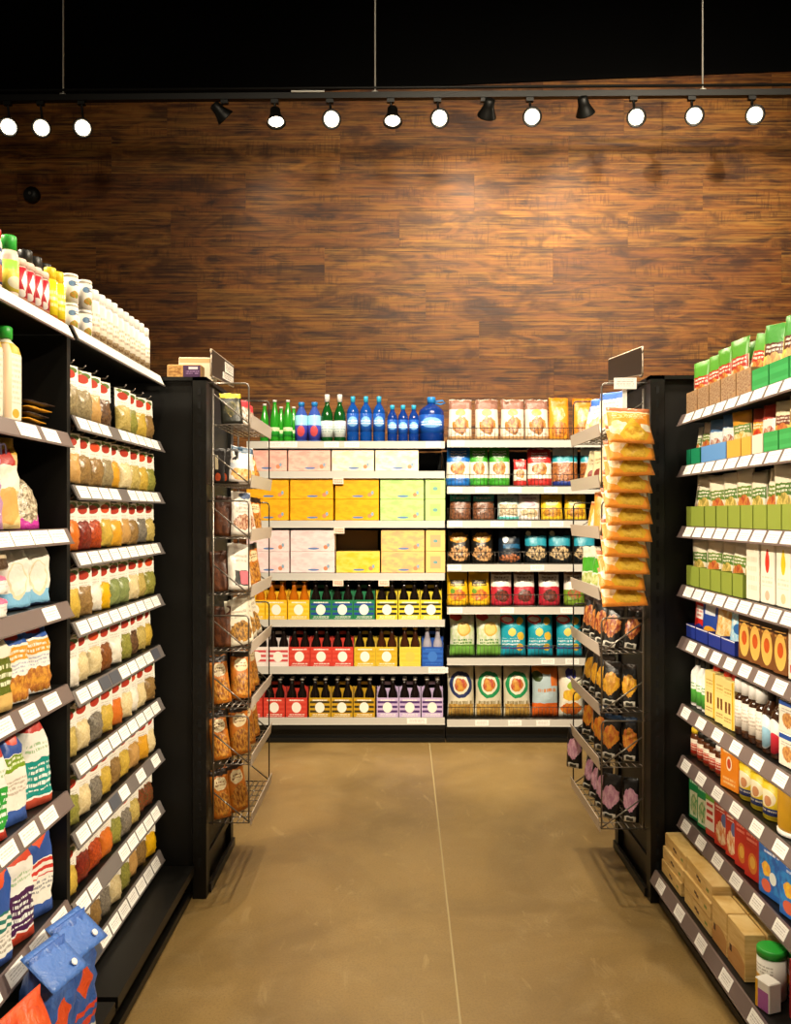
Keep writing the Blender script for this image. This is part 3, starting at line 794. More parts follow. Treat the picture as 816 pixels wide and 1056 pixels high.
for zi, packs in ((4, [(262.5, 'yellow', 'amber', 'gold'), (285, 'yellow', 'amber', 'gold'), (308, 'yellow', 'amber', 'gold'), (330.5, 'green', 'dark', 'black'), (353, 'green', 'dark', 'black'), (375.5, 'green', 'dark', 'black'), (399, 'lemon', 'dark', 'black'), (422, 'lemon', 'dark', 'black'), (445, 'lemon', 'dark', 'black')]),
                  (5, [(264, 'stripe', 'dark', 'black'), (286.5, 'stripe', 'dark', 'black'), (308.5, 'red', 'dark', 'black'), (331, 'red', 'dark', 'black'), (353.5, 'red', 'dark', 'black'), (376.5, 'gold', 'dark', 'black'), (399, 'gold', 'brown', 'black'), (423, 'plain', 'brown', 'gold'), (446.5, 'blue', 'clear', 'silver')]),
                  (6, [(260, 'red', 'dark', 'silver'), (283, 'red', 'dark', 'silver'), (306, 'red', 'dark', 'silver'), (330, 'mustard', 'dark', 'silver'), (353, 'mustard', 'dark', 'silver'), (376, 'mustard', 'dark', 'silver'), (400, 'lilac', 'dark', 'silver'), (423, 'lilac', 'dark', 'silver'), (446, 'lilac', 'dark', 'silver')])):
    cn = {'yellow': 'orange yellow', 'green': 'green and blue', 'lemon': 'yellow and black', 'red': 'red', 'stripe': 'white and red striped', 'gold': 'golden yellow', 'plain': 'plain pale yellow', 'blue': 'blue', 'mustard': 'mustard and black', 'lilac': 'lilac and purple'}
    for i, (px, c, g, k) in enumerate(packs):
        same = [p for p in packs if p[1] == c]; n = same.index(packs[i])+1
        t = f'{cn[c]} soda four pack, {ORD[n]} of its colour, {rowd[zi]}' if len(same) > 1 else f'{cn[c]} soda four pack, alone, {rowd[zi]}'
        four_pack(px, BL[zi], 'carrier_'+c, 'glass_'+g, 'cap_'+k, t)

# ------------------------------------------------------------------ back unit, snacks side
def snack(px, top, base, wpx, mat, desc, z, style='stand', t=.075, v=.045, tilt=4, seed=0, yaw=0):
    d = 5.29+v+.02; s = d/F; h = (base-top)*s
    put(BU, 'snack_bag', desc, 'snack bag', [('bag', pouch(round(wpx*s, 3), round(h, 3), t, mat, style, seed))], (px-CX)*s, v+t/2, z, yaw, tilt, group='snack bags on the back unit')
M('bag_cream', '#efe4d2', [('r', .5, .88, .5, .12, '#9a6a58'), ('e', .5, .68, .22, .09, '#c9c24a'), ('n', .52, .36, .36, .22, '#c88a3c', '#8a4a1c', 5), ('r', .5, .05, .5, .05, '#c79a6a')], rough=.38, crinkle=.25)
M('bag_orange', '#f0a02c', [('r', .5, .9, .5, .10, '#f28a12'), ('n', .5, .62, .3, .16, '#f6dca8', '#e2a24c', 4), ('n', .5, .25, .38, .2, '#d98a34', '#b4601c', 6)], rough=.38, crinkle=.25)
def pretz(n, top, mid='#f1ead8'):
    M(n, mid, [('r', .5, .82, .5, .2, top), ('n', .5, .45, .34, .17, '#c98a3a', '#8f531f', 6), ('r', .5, .08, .5, .12, top), ('t', .5, .82, .35, .08, '#f4f2ee', 2)], rough=.36, crinkle=.25)
pretz('bag_blue', '#1f6fc4'); pretz('bag_green', '#3fa02a'); pretz('bag_red', '#c8302c')
M('bag_nuts', '#e9f1ee', [('r', .5, .72, .5, .08, '#2fa0b0'), ('q', .5, .36, .5, .26, '#b9743a', '#7d421d', 9), ('r', .5, .05, .5, .08, '#243a8c')], rough=.36, crinkle=.25)
M('bag_teal_nut', '#4fb5b0', [('q', .5, .38, .5, .36, '#8c5a3c', '#54301f', 9), ('t', .5, .86, .36, .07, W_, 1)], rough=.36, crinkle=.25)
M('bag_pale_teal', '#cfe4de', [('q', .5, .4, .42, .24, '#d9c8a8', '#9c8a6c', 8), ('r', .5, .05, .5, .08, '#5db9b4'), ('t', .5, .82, .36, .09, '#5a9a96', 2)], rough=.36, crinkle=.25)
M('bag_pale_pink', '#f0e3dd', [('e', .5, .62, .3, .12, '#e2a6b4'), ('n', .5, .28, .4, .18, '#e0cfa8', '#b99a6c', 7), ('t', .5, .85, .36, .06, '#a06a74', 1)], rough=.36, crinkle=.25)
M('bag_yellow', '#f0c52a', [('e', .5, .7, .32, .13, '#f6e28a'), ('n', .5, .3, .42, .2, '#d99a22', '#a86a18', 7), ('t', .5, .7, .3, .07, '#5c4a12', 1)], rough=.36, crinkle=.25)
M('bag_black_gold', '#15120d', [('n', .5, .76, .42, .16, '#d9a02a', '#a86c16', 5), ('n', .5, .3, .44, .24, '#d8a26a', '#20160e', 6)], rough=.34, crinkle=.25)
M('bag_black_blue', '#0f1c2a', [('e', .3, .7, .13, .1, '#e9eef0'), ('r', .6, .5, .4, .06, '#1f5c86'), ('n', .5, .15, .44, .12, '#c8784a', '#2a1810', 7)], rough=.34, crinkle=.25)
M('bag_black_teal', '#10161a', [('r', .5, .66, .5, .15, '#2a9ab0'), ('e', .15, .88, .12, .08, '#cfc8a4'), ('n', .5, .3, .44, .2, '#d8ba8a', '#221a14', 6)], rough=.34, crinkle=.25)
M('bag_sunny', '#f2bf1c', [('r', .5, .66, .36, .09, '#3a2c16'), ('t', .5, .66, .32, .07, '#f2d36a', 1), ('n', .5, .3, .4, .16, '#e2922a', '#b7552a', 5), ('e', .25, .42, .12, .08, '#6a9a2c')], rough=.36, crinkle=.25)
M('bag_red_white', '#f2ece2', [('r', .5, .25, .5, .30, '#c0283a'), ('n', .5, .28, .34, .18, '#7a3424', '#3f1a14', 7), ('t', .5, .75, .36, .10, '#7d6450', 2), ('r', .5, .95, .5, .05, '#8a6448')], rough=.36, crinkle=.25)
M('bag_green_white', '#f2ece2', [('r', .5, .22, .5, .24, '#7a9a2c'), ('n', .5, .34, .34, .16, '#b04a2a', '#6a7a24', 6), ('t', .5, .75, .36, .10, '#7d6450', 2), ('r', .5, .95, .5, .05, '#8a6448')], rough=.36, crinkle=.25)
M('bag_chip', '#eef0de', [('n', .5, .5, .5, .5, '#eef0de', '#cfe0a8', 3), ('r', .5, .13, .5, .13, '#7fbf4a'), ('e', .56, .62, .27, .17, '#e0b450'), ('e', .56, .62, .22, .13, '#efcb72'), ('e', .25, .9, .24, .09, '#d94a48'), ('t', .5, .34, .38, .07, '#4a8a3a', 2)], rough=.36, crinkle=.25)
M('bag_aqua', '#1fa6bd', [('e', .25, .84, .26, .11, '#df4a4c'), ('e', .25, .84, .2, .06, '#f6ece6'), ('e', .75, .80, .15, .09, '#f0c43a'), ('e', .42, .55, .15, .09, '#f4d86a'), ('e', .78, .45, .16, .09, '#f0c43a'), ('t', .4, .33, .36, .08, '#e6f2f4', 2), ('e', .75, .2, .14, .08, '#f0c43a'), ('r', .5, .18, .5, .02, '#4a3f8a')], rough=.36, crinkle=.25)
for n, ring in (('bag_ring_navy', '#2a3566'), ('bag_ring_green', '#23985a')):
    M(n, '#e9e0c4', [('e', .5, .62, .43, .26, ring), ('e', .5, .62, .31, .185, '#f3ead0'), ('n', .5, .62, .24, .13, '#d9a03a', '#b8402c', 4), ('t', .5, .3, .4, .06, '#9a8a60', 1), ('q', .5, .12, .46, .12, '#d9b05a', '#b9883a', 7)], rough=.38, crinkle=.25)
M('bag_grey_orange', '#b9cdd4', [('r', .5, .93, .5, .1, '#e58a2c'), ('e', .2, .78, .2, .10, '#3a4a20'), ('r', .5, .1, .5, .16, '#e2661c'), ('t', .55, .50, .36, .06, '#d98a4a', 1), ('r', .85, .75, .15, .16, '#e2762c')], rough=.36, crinkle=.25)
M('bag_heart', '#f3edd9', [('e', .42, .85, .15, .08, '#3a3a96'), ('e', .56, .85, .15, .08, '#3a3a96'), ('d', .49, .78, .22, .09, '#3a3a96'), ('e', .6, .6, .3, .08, '#a8c23a'), ('n', .5, .42, .4, .12, '#f2c83a', '#e8a83a', 5), ('n', .5, .15, .42, .12, '#e88a2a', '#d9601c', 5)], rough=.36, crinkle=.25)
for i, (px, n) in enumerate(((475, 'bag_cream'), (502.5, 'bag_cream'), (529, 'bag_cream'), (554, 'bag_cream'))):
    snack(px, 412, 454.5, 24.6, n, f'cream chip bag with brown top band, {ORD[i+1]} from the water jug', BR[0], 'stand', .07, seed=i)
snack(577, 410, 454.5, 21, 'bag_orange', 'orange chip bag on the top shelf beside the cream bags', BR[0], seed=4)
snack(602, 411, 454.5, 22, 'bag_orange', 'orange chip bag on the top shelf behind the right rack', BR[0], seed=5)
for i, (px, n, wd, tp, t) in enumerate(((473, 'bag_blue', 25, 461, 'blue and white snack bag with cookies beside the drink cases'), (494.5, 'bag_green', 19.5, 461, 'green and white snack bag beside the blue one'), (515.5, 'bag_green', 22, 461, 'green and white snack bag beside the small red one'),
                             (537, 'bag_red', 14, 474, 'small red and white snack bag between green and red'), (557, 'bag_red', 25.5, 463, 'large red and white snack bag on the second shelf'), (583.5, 'bag_nuts', 27, 462, 'white and teal bag of almonds on the second shelf'), (612, 'bag_nuts', 26, 462, 'white and teal bag of almonds behind the right rack'))):
    snack(px, tp, 502, wd, n, t, BR[1], seed=i)
for i, (px, n, t) in enumerate(((475, 'bag_teal_nut', 'teal topped bag of brown nuts nearest the drink cases'), (499, 'bag_teal_nut', 'teal topped bag of brown nuts beside the pale bag'), (524.5, 'bag_pale_teal', 'pale teal bag of cashews on the third shelf'), (546, 'bag_pale_pink', 'pale pink nut bag beside the yellow ones'),
                          (569.5, 'bag_yellow', 'yellow nut bag beside the pale pink one'), (594, 'bag_yellow', 'yellow nut bag half behind the right rack'))):
    snack(px, 511, 537, 22.5, n, t, BR[2], t=.06, seed=i)
for i, (px, n, t) in enumerate(((473.5, 'bag_black_gold', 'black and gold cookie bag nearest the drink cases'), (498, 'bag_black_gold', 'black and gold cookie bag beside the dark blue one'), (526, 'bag_black_blue', 'dark blue cookie bag with a white dot'), (553.5, 'bag_black_teal', 'black and teal cookie bag beside the dark blue one'),
                          (578, 'bag_black_teal', 'black and teal cookie bag, second from the dark blue one'), (603, 'bag_black_teal', 'black and teal cookie bag half behind the right rack'))):
    snack(px, 547, 582, 23.2, n, t, BR[3], t=.07, seed=i)
for i, (px, n, t) in enumerate(((472, 'bag_sunny', 'sunny yellow snack bag nearest the soda packs'), (494.5, 'bag_sunny', 'sunny yellow snack bag beside the red and white ones'), (517.5, 'bag_red_white', 'red and white bean snack bag, first from the yellow ones'), (541, 'bag_red_white', 'red and white bean snack bag, second from the yellow ones'),
                          (567, 'bag_red_white', 'red and white bean snack bag, third from the yellow ones'), (593, 'bag_green_white', 'green and white snack bag beside the red and white ones'))):
    snack(px, 591, 626, 22, n, t, BR[4], t=.075, seed=i)
for i, (px, n, t) in enumerate(((477, 'bag_chip', 'white and green chip bag with a round chip, nearest the sodas'), (504.5, 'bag_chip', 'white and green chip bag with a round chip, beside the aqua bags'), (530, 'bag_aqua', 'aqua cracker bag, first beside the green chip bags'), (558, 'bag_aqua', 'aqua cracker bag, second from the green chip bags'),
                          (588, 'bag_aqua', 'aqua cracker bag, third from the green chip bags'))):
    snack(px, 634.5, 679, 26, n, t, BR[5], 'pillow', t=.085, seed=i, tilt=6)
for i, (px, n, wd, t) in enumerate(((475.5, 'bag_ring_navy', 28, 'large cream bag with a navy ring on the bottom shelf'), (504.5, 'bag_ring_green', 28, 'large cream bag with a green ring beside the navy ring bag'), (534, 'bag_ring_green', 28, 'large cream bag with a green ring beside the grey bag'), (563, 'bag_grey_orange', 27, 'grey blue and orange chip bag on the bottom shelf'),
                             (590, 'bag_heart', 25.5, 'white and yellow bag with a navy heart, bottom shelf'))):
    snack(px, 689, 742, wd, n, t, BR[6], 'pillow', t=.09, seed=i, tilt=5)

# ------------------------------------------------------------------ spice bay: hanging bags
SPICES = {'grey brown herbs': ('#7a6a4a', '#a0906a'), 'tan powder': ('#b98d50', '#c49a5c'), 'dark brown seeds': ('#3a2416', '#7a5a3c'), 'pale yellow flakes': ('#c9b36a', '#a8924a'),
          'olive herbs': ('#77762f', '#9a9648'), 'golden powder': ('#d9a02c', '#cf9424'), 'cream granules': ('#e4d3a6', '#d3bd88'), 'orange powder': ('#c9641c', '#d0742a'), 'deep red flakes': ('#5a1a10', '#8a2a18'),
          'white powder': ('#efe8d8', '#e4dccb'), 'sage green leaves': ('#77834a', '#8e9a60'), 'bright yellow turmeric': ('#e6b414', '#dca80e'), 'cinnamon sticks': ('#6a3a1a', '#8c5426'), 'light brown seeds': ('#9a7a48', '#7a5c32'),
          'grey pepper': ('#5d564c', '#8a8274'), 'mixed peppercorns': ('#8a3a20', '#4a4a2a'), 'yellow mustard seeds': ('#d0b04a', '#b8983a'), 'reddish chili pieces': ('#8a2c12', '#c0501f')}
for n, (a, b) in SPICES.items():
    M('spice_'+n, a, rough=.3, grain=(b, 160), crinkle=.2, spec=.6)
M('header_card', '#f5f1e6', [('e', .70, .80, .25, .13, '#56702a'), ('d', .3, .9, .25, .1, '#6d8438'), ('e', .5, .62, .34, .21, '#b3321c'), ('t', .5, .22, .36, .12, '#d2cabd', 2)], rough=.5)
M('header_card_orange', '#f5f1e6', [('e', .70, .80, .25, .13, '#56702a'), ('e', .5, .62, .36, .22, '#d5481a'), ('t', .5, .22, .36, .12, '#d2cabd', 2)], rough=.5)
@cached
def header(w, mat):
    return MB().box(-w/2, w/2, -.0022, .0022, .074, .134).mesh('header_card', MATS[mat])
@cached
def spice_pouch(w, mat, seed):
    b = pouch(w*.96, .082, .036, mat, 'pillow', seed)
    return b
@cached
def hookmesh():
    return MB().tube([(0, .14, .0), (0, -.012, .0), (0, -.02, .008)], .0022, 5).mesh('peg_hook', GREY)
rs = random.Random(11)
rowspec = [
    ['grey brown herbs', 'grey brown herbs', 'tan powder', 'dark brown seeds', None, 'pale yellow flakes', 'olive herbs', 'yellow mustard seeds', 'light brown seeds'],
    ['tan powder', 'light brown seeds', 'light brown seeds', 'grey brown herbs', 'golden powder', 'cream granules', 'pale yellow flakes', 'yellow mustard seeds', 'olive herbs'],
    ['orange powder', 'deep red flakes', 'reddish chili pieces', 'yellow mustard seeds', 'golden powder', 'tan powder', 'light brown seeds', 'grey pepper', 'pale yellow flakes'],
    ['yellow mustard seeds', 'light brown seeds', 'white powder', 'bright yellow turmeric', 'sage green leaves', 'sage green leaves', 'cream granules', 'pale yellow flakes', 'olive herbs'],
    ['white powder', 'cream granules', 'cream granules', 'cinnamon sticks', 'white powder', 'olive herbs', 'dark brown seeds', 'pale yellow flakes', 'yellow mustard seeds'],
    ['pale yellow flakes', 'cream granules', 'grey pepper', 'yellow mustard seeds', 'orange powder', 'cream granules', 'white powder', 'cream granules', 'light brown seeds'],
    ['olive herbs', 'cream granules', 'grey pepper', 'yellow mustard seeds', 'light brown seeds', 'yellow mustard seeds', 'tan powder', 'golden powder', 'cream granules'],
    ['yellow mustard seeds', 'deep red flakes', 'reddish chili pieces', 'orange powder', 'olive herbs', 'grey pepper', 'pale yellow flakes', 'mixed peppercorns', 'mixed peppercorns'],
    ['pale yellow flakes', 'light brown seeds', 'light brown seeds', 'grey pepper', 'cream granules', 'olive herbs', 'tan powder', 'light brown seeds', 'bright yellow turmeric']]
for r, row in enumerate(rowspec):
    z0 = LZ[r+1]-.006
    for i, c in enumerate(row):
        if c is None: continue
        u = 2.335+i*.0905+rs.uniform(-.006, .006); yaw = 13+rs.uniform(-7, 9)
        n = len(row)-i; wd = .078
        lab = f'bag of {c} on white card, {ORD[n]} from end panel, {ORD[r+1]} spice row'
        hk = 'header_card' if rs.random() > .15 else 'header_card_orange'
        put(LU, 'spice_bag', lab, 'spice bag', [('bag', spice_pouch(wd, 'spice_'+c, rs.randint(0, 3))), ('header_card', header(wd, hk))], u, .016+rs.uniform(0, .010), z0+.0065+rs.uniform(0, .005), yaw, 2, group='hanging spice bags')
        top = LU.loc(u, .07, 0)
        o = obj('peg_hook', hookmesh(), sp_unit, (u, .028, z0+.1505)); 
        if i % 2 == 0 and c:     # a second bag hanging behind
            pass

# jars on top of the left run
M('jar_white', '#f2eee4', rough=.4); M('jar_label_cream', '#efe6d4', [('t', .5, .6, .35, .2, '#b9a68e', 3), ('q', .5, .12, .5, .14, '#8a6a44', '#c9b08a', 8)], rough=.45)
M('jar_label_pic', '#f0e8da', [('r', .8, .3, .16, .18, '#a4442c'), ('e', .3, .75, .16, .12, '#5a7a9a'), ('n', .4, .3, .2, .16, '#c98a3a', '#8a9a3a', 5), ('t', .6, .8, .25, .1, '#4a4a5a', 2)], rough=.45)
M('jar_label_red', '#b21c2c', [('d', .5, .6, .16, .34, '#f3e9e2'), ('e', .35, .22, .18, .12, '#f3e9e2'), ('r', .5, .04, .5, .06, '#e8a080')], rough=.4)
M('jar_label_yellow', '#e9d21c', [('t', .5, .5, .34, .25, '#f6f0b0', 3), ('r', .5, .05, .5, .06, '#d98a2a')], rough=.35)
M('jar_label_lime', '#f0d84a', [('r', .5, .85, .5, .15, '#9ad04a'), ('e', .5, .3, .3, .2, '#f6eecb')], rough=.4)
M('jar_pink', '#e8c9b8', rough=.4); M('jar_label_navy', '#2c3a6a', [('e', .5, .3, .4, .24, '#d97a3a'), ('r', .5, .8, .5, .1, '#d9d3c4')], rough=.4)
TOPZ = LZ[0]+.0
def topjar(px, toppx, dpx, body, lid, lmat, desc, cat='spice jar', X=-.905, kind='jar', z=None, group='jars on top of the spice run', **kw):
    fd = (CX-px)/abs(X); u = F/fd; zt = H+(CY-toppx)/fd; z = TOPZ if z is None else z
    r = dpx/fd/2; h = zt-z
    parts = jar(r, h, body, lid, lmat, **kw) if kind == 'jar' else bottle(r, h, body, lid, lmat, **kw)
    return put(LU, 'spice_jar', desc, cat, parts, u, abs(X)-.862, z, 18, group=group)
topjar(-10, 236, 22, 'jar_pink', 'cap_red', 'jar_label_navy', 'tall jar with red cap and navy label at the near end', lidh=.14)
topjar(9, 244, 19, 'jar_pink', 'cap_green', 'jar_label_lime', 'tall yellow jar with a bright green cap', lidh=.24, lidr=.8, lab=(.1, .6))
for i, px in enumerate((19, 27, 35, 42)):
    topjar(px, 268+i*4.5, 17, 'jar_pink', 'jar_pink', 'jar_label_red', f'red jar with white leaf, {ORD[i+1]} from the green capped jar', lidh=.16, lab=(.06, .8))
for i, px in enumerate((26, 36, 45.5)):
    topjar(px, 259+i*7, 15, 'glass_brown', 'cap_black', None, f'jar with black lid behind the red jars, {ORD[i+1]} from the near end', X=-.99, lidh=.22)
for i, px in enumerate((51.5, 59.5)):
    topjar(px, 277+i*4.5, 14.5, 'cap_yellow', 'cap_yellow', 'jar_label_yellow', ('yellow jar with yellow cap beside the red jars', 'yellow jar with yellow cap beside the stacked white tubs')[i], lidh=.22, lidr=.82, lab=(.04, .74))
for i, (px, tp) in enumerate(((72.5, 283.5), (87, 290))):
    o = None
    fd = (CX-px)/.905; u = F/fd; zt = H+(CY-tp)/fd; hh = (zt-TOPZ)/2
    for lv in (0, 1):
        put(LU, 'spice_tub', f'white picture tub, {("lower", "upper")[lv]} of the stack, {("beside the yellow jars", "beside the white shaker jars")[i]}', 'spice tub', jar(.021, hh-.0005, 'jar_white', 'jar_white', 'jar_label_pic', lidh=.1, lidr=.98, lab=(.03, .86)), u, .043, TOPZ+lv*hh, 18, group='stacked white tubs')
for i in range(10):
    u = 2.565+i*.0570
    fd = F/u; px = CX-.905*fd
    put(LU, 'spice_jar', f'white shaker jar with pale lid, {ORD[10-i]} from the end panel', 'spice jar', jar(.0235, .160+rs.uniform(-.003, .003), 'jar_white', 'cap_white', 'jar_label_cream', lidh=.2, lidr=.86, lab=(.04, .74)), u, .043, TOPZ, 18+rs.uniform(-8, 8), group='white shaker jars on top of the spice run')

# ------------------------------------------------------------------ near bay products
M('juice_cream', '#efdcc0', [], rough=.4); M('juice_label', '#f1e7d2', [('t', .5, .55, .3, .32, '#cfc3ae', 9), ('r', .5, .95, .5, .07, '#dcb43a'), ('e', .5, .1, .2, .06, '#c9a83a'), ('r', .15, .5, .12, .5, '#e9c8a4')], rough=.4)
@cached
def square_bottle(w, h, mat, lab):
    b = MB(); x = w/2
    def ring(k, z, rr):
        for i in range(16):
            a = 2*math.pi*(i+.5)/16-math.pi/2; ca, sa = math.cos(a), math.sin(a)
            q = (abs(ca)**rr+abs(sa)**rr)**(-1/rr); b.v.append((k*ca*q, k*sa*q, z))
    prof = [(x*.94, 0, 6), (x, .006, 6), (x, h*.70, 6), (x*.86, h*.80, 4), (x*.48, h*.87, 2), (x*.44, h*.9, 2)]
    for p in prof: ring(*p)
    for j in range(len(prof)-1):
        for i in range(16):
            i2 = (i+1) % 16; p = [b.v[j*16+i], b.v[j*16+i2], b.v[j*16+16+i2], b.v[j*16+16+i]]
            uv = [((q[0]+x)/(2*x), q[2]/(h*.82)) for q in p]
            b.face((j*16+i, j*16+i2, j*16+16+i2, j*16+16+i), 0, uv if j >= 1 else None, True)
    b.face(tuple(range(15, -1, -1))); b.face(tuple(range(80, 96)))
    return b.mesh('body', MATS[lab])
for i, u in enumerate((1.895, 1.99)):
    put(LU, 'juice_bottle', ('cream juice bottle with green cap cut by the photo edge', 'cream juice bottle with green cap beside the flat packets')[i], 'bottle',
        [('body', square_bottle(.062, .212, 'juice_cream', 'juice_label')), ('cap', lathe(((.0185, .188), (.0185, .213), (.016, .216)), 'cap_green', 16))], u, .04, NZ[1], 12, group='juice bottles')
M('packet_gold', '#c98a1c', [('r', .5, .5, .5, .2, '#3a2410')], rough=.35, crinkle=.3); M('packet_dark', '#2a1a10', [('r', .5, .8, .5, .2, '#d69a24')], rough=.35, crinkle=.3)
for i in range(4):
    put(LU, 'flat_packet', f'gold and dark flat packet lying on the juice shelf, {ORD[i+1]} from the bottom', 'packet', [('packet', pouch(.13, .10, .016, ('packet_gold', 'packet_dark')[i % 2], 'flat', i))], 2.13+.008*i, .02, NZ[1]+.010+i*.0155, 4*i-6, 90, group='flat packets beside the juice')
M('nb_lavender', '#efe6e0', [('r', .5, .38, .5, .36, '#b98ab2'), ('t', .5, .52, .4, .14, '#e7d6e4', 3), ('e', .42, .23, .17, .075, '#f6f0ec'), ('e', .62, .23, .17, .075, '#f6f0ec'), ('d', .52, .16, .33, .12, '#f6f0ec'), ('e', .5, .02, .5, .06, '#a87ca4'), ('t', .5, .92, .36, .05, '#8a6a5a', 1)], rough=.36, crinkle=.2)
M('nb_tan', '#e6c88a', [('r', .5, .9, .5, .10, '#d2a23c'), ('r', .4, .78, .34, .09, '#b9281e'), ('r', .5, .55, .5, .14, '#f1e9d6'), ('e', .5, .25, .4, .2, '#dda85c')], rough=.4, crinkle=.2)
M('nb_clearpink', '#a58f72', [('r', .5, .12, .5, .14, '#c63aa0'), ('n', .5, .55, .5, .4, '#7a6a52', '#d6c8ac', 7)], rough=.3, crinkle=.3)
o = put(LU, 'baking_bag', 'lavender and white bag with a white heart', 'baking bag', [('bag', pouch(.16, .210, .07, 'nb_lavender', 'block'))], 1.855, .05, NZ[2], 14, 2)
put(LU, 'baking_bag', 'narrow tan bag with a red patch beside the lavender bag', 'baking bag', [('bag', pouch(.10, .212, .06, 'nb_tan', 'block'))], 1.995, .055, NZ[2], 20, 2)
put(LU, 'bean_bag', 'low clear bag of beans with a magenta bottom', 'bean bag', [('bag', pouch(.13, .128, .10, 'nb_clearpink', 'dome'))], 2.115, .075, NZ[2], 25, 0)
# script lettering on the lavender bag
def lettering(body, size, mat, parent, loc, rot):
    cu = bpy.data.curves.new('lettering', 'FONT'); cu.body = body; cu.size = size; cu.align_x = 'CENTER'; cu.extrude = .0004; cu.resolution_u = 2
    t = bpy.data.objects.new('lettering', cu); COL.objects.link(t)
    dg = bpy.context.evaluated_depsgraph_get(); dg.update()
    me = bpy.data.meshes.new_from_object(t.evaluated_get(dg)); bpy.data.objects.remove(t)
    me.materials.clear(); me.materials.append(MATS[mat])
    return obj('lettering', me, parent, loc, rot)
M('ink_purple', '#2e1e3c', rough=.5)
bagmesh = o.data
o2 = obj('baking_bag', None); o2.location = o.location; o2.rotation_euler = o.rotation_euler
for kk in ('label', 'category'): o2[kk] = o[kk]
bpy.data.objects.remove(o); o2.name = 'baking_bag'; obj('bag', bagmesh, o2)
lettering('auson', .055, 'ink_purple', o2, (.01, -.0395, .160), (R(90), R(-4), 0))

M('nb_whitepack', '#f1ece4', [('r', .5, .78, .5, .2, '#e46a92'), ('t', .5, .4, .4, .2, '#ddd0d0', 3)], rough=.35, crinkle=.4); M('nb_brownpack', '#c9b89a', [('r', .5, .3, .5, .24, '#4a3320'), ('r', .5, .9, .5, .1, '#a03a34')], rough=.35, crinkle=.4)
M('nb_whiteblue', '#f0ebdf', [('r', .5, .1, .5, .14, '#7fb9dd'), ('r', .5, .0, .5, .03, '#1c2a4a'), ('e', .5, .42, .3, .28, '#e2d6b4'), ('e', .5, .44, .25, .24, '#f0ebdf'), ('r', .5, .97, .5, .05, '#a4302a')], rough=.36, crinkle=.3)
for i, (m, nm) in enumerate((('nb_whitepack', 'white and pink soft pack, lowest of its pile'), ('nb_whitepack', 'white and pink soft pack, middle of its pile'), ('nb_brownpack', 'tan and dark soft pack on top of the white packs'))):
    put(LU, 'soft_pack', nm, 'soft pack', [('pack', pouch(.25, .048, .13, m, 'dome' if False else 'block', i, 10, 8))], 1.82, .07, NZ[3]+.001+i*.0505, 10, 0, group='pile of soft packs')
put(LU, 'baking_bag', 'white bag with pale blue bottom beside the soft packs', 'baking bag', [('bag', pouch(.105, .156, .06, 'nb_whiteblue', 'block', 1))], 2.045, .055, NZ[3], 20, 2, group='white and blue bags')
put(LU, 'baking_bag', 'white bag with pale blue bottom next to the bay divider', 'baking bag', [('bag', pouch(.105, .156, .06, 'nb_whiteblue', 'block', 2))], 2.165, .055, NZ[3], 20, 2, group='white and blue bags')
M('nb_olive', '#d9c79a', [('r', .5, .42, .5, .22, '#5f6a1c'), ('t', .5, .45, .4, .15, '#dfe0c2', 3), ('r', .5, .78, .5, .13, '#f0ead8'), ('r', .5, .1, .5, .1, '#d6b26a')], rough=.4, crinkle=.2)
M('nb_cereal', '#f2eee6', [('r', .5, .88, .5, .14, '#2c5ab0'), ('e', .45, .90, .30, .10, '#c02c24'), ('r', .5, .62, .45, .09, '#e8a22c'), ('t', .5, .62, .38, .07, '#f7f0e0', 2), ('t', .5, .44, .36, .07, '#b6b8c8', 3), ('n', .55, .18, .5, .17, '#e0a03c', '#a8642a', 6), ('r', .03, .5, .05, .5, '#2c4a9a')], rough=.38, crinkle=.2)
put(LU, 'baking_bag', 'beige bag with an olive label at the photo edge', 'baking bag', [('bag', pouch(.135, .183, .08, 'nb_olive', 'block', 3))], 1.915, .055, NZ[4], 14, 2)
put(LU, 'baking_bag', 'blue and white granola bag with red dot beside the olive bag', 'baking bag', [('bag', pouch(.10, .182, .07, 'nb_cereal', 'block', 4))], 2.03, .055, NZ[4], 20, 2, group='granola bags')
put(LU, 'baking_bag', 'blue and white granola bag with red dot next to the divider', 'baking bag', [('bag', pouch(.11, .182, .07, 'nb_cereal', 'block', 5))], 2.155, .055, NZ[4], 24, 2, group='granola bags')
def flour(n, top, labc, foot, dia=None, low=W_):
    sh = [('r', .5, .88, .5, .14, top), ('r', .5, .03, .5, .05, foot), ('r', .54, .28, .42, .18, labc), ('t', .55, .28, .34, .13, '#eef2ea', 4), ('t', .5, .6, .3, .05, '#a8c49a', 2)]
    if dia: sh += [('r', .5, .72, .5, .16, dia[0]), ('d', .5, .76, .26, .12, dia[1])]
    M(n, low, sh, rough=.4, crinkle=.2)
flour('nb_green', '#c03a2c', '#2fa03a', '#c8382a'); flour('nb_teal', '#c23a30', '#138f86', '#d2553c'); flour('nb_purple', '#d6492c', '#4a1f4c', '#d2482c')
M('nb_bluegreen', '#f1ece0', [('r', .5, .86, .5, .2, '#3858a8'), ('e', .5, .88, .34, .13, '#d84a32'), ('r', .5, .58, .5, .07, '#7a9c1c'), ('t', .5, .58, .4, .05, '#eef2d8', 2), ('t', .5, .36, .36, .08, '#c9b9aa', 4), ('r', .5, .05, .5, .08, '#3a5ca8')], rough=.4, crinkle=.2)
M('nb_bluediamond', '#f1ece0', [('r', .5, .80, .5, .25, '#3458a6'), ('d', .5, .82, .36, .15, '#e8562a'), ('s', .5, .47, .5, .09, '#cf3a30', 14), ('t', .5, .3, .4, .06, '#9a9a9a', 3), ('r', .5, .05, .5, .08, '#3a5ca8')], rough=.4, crinkle=.2)
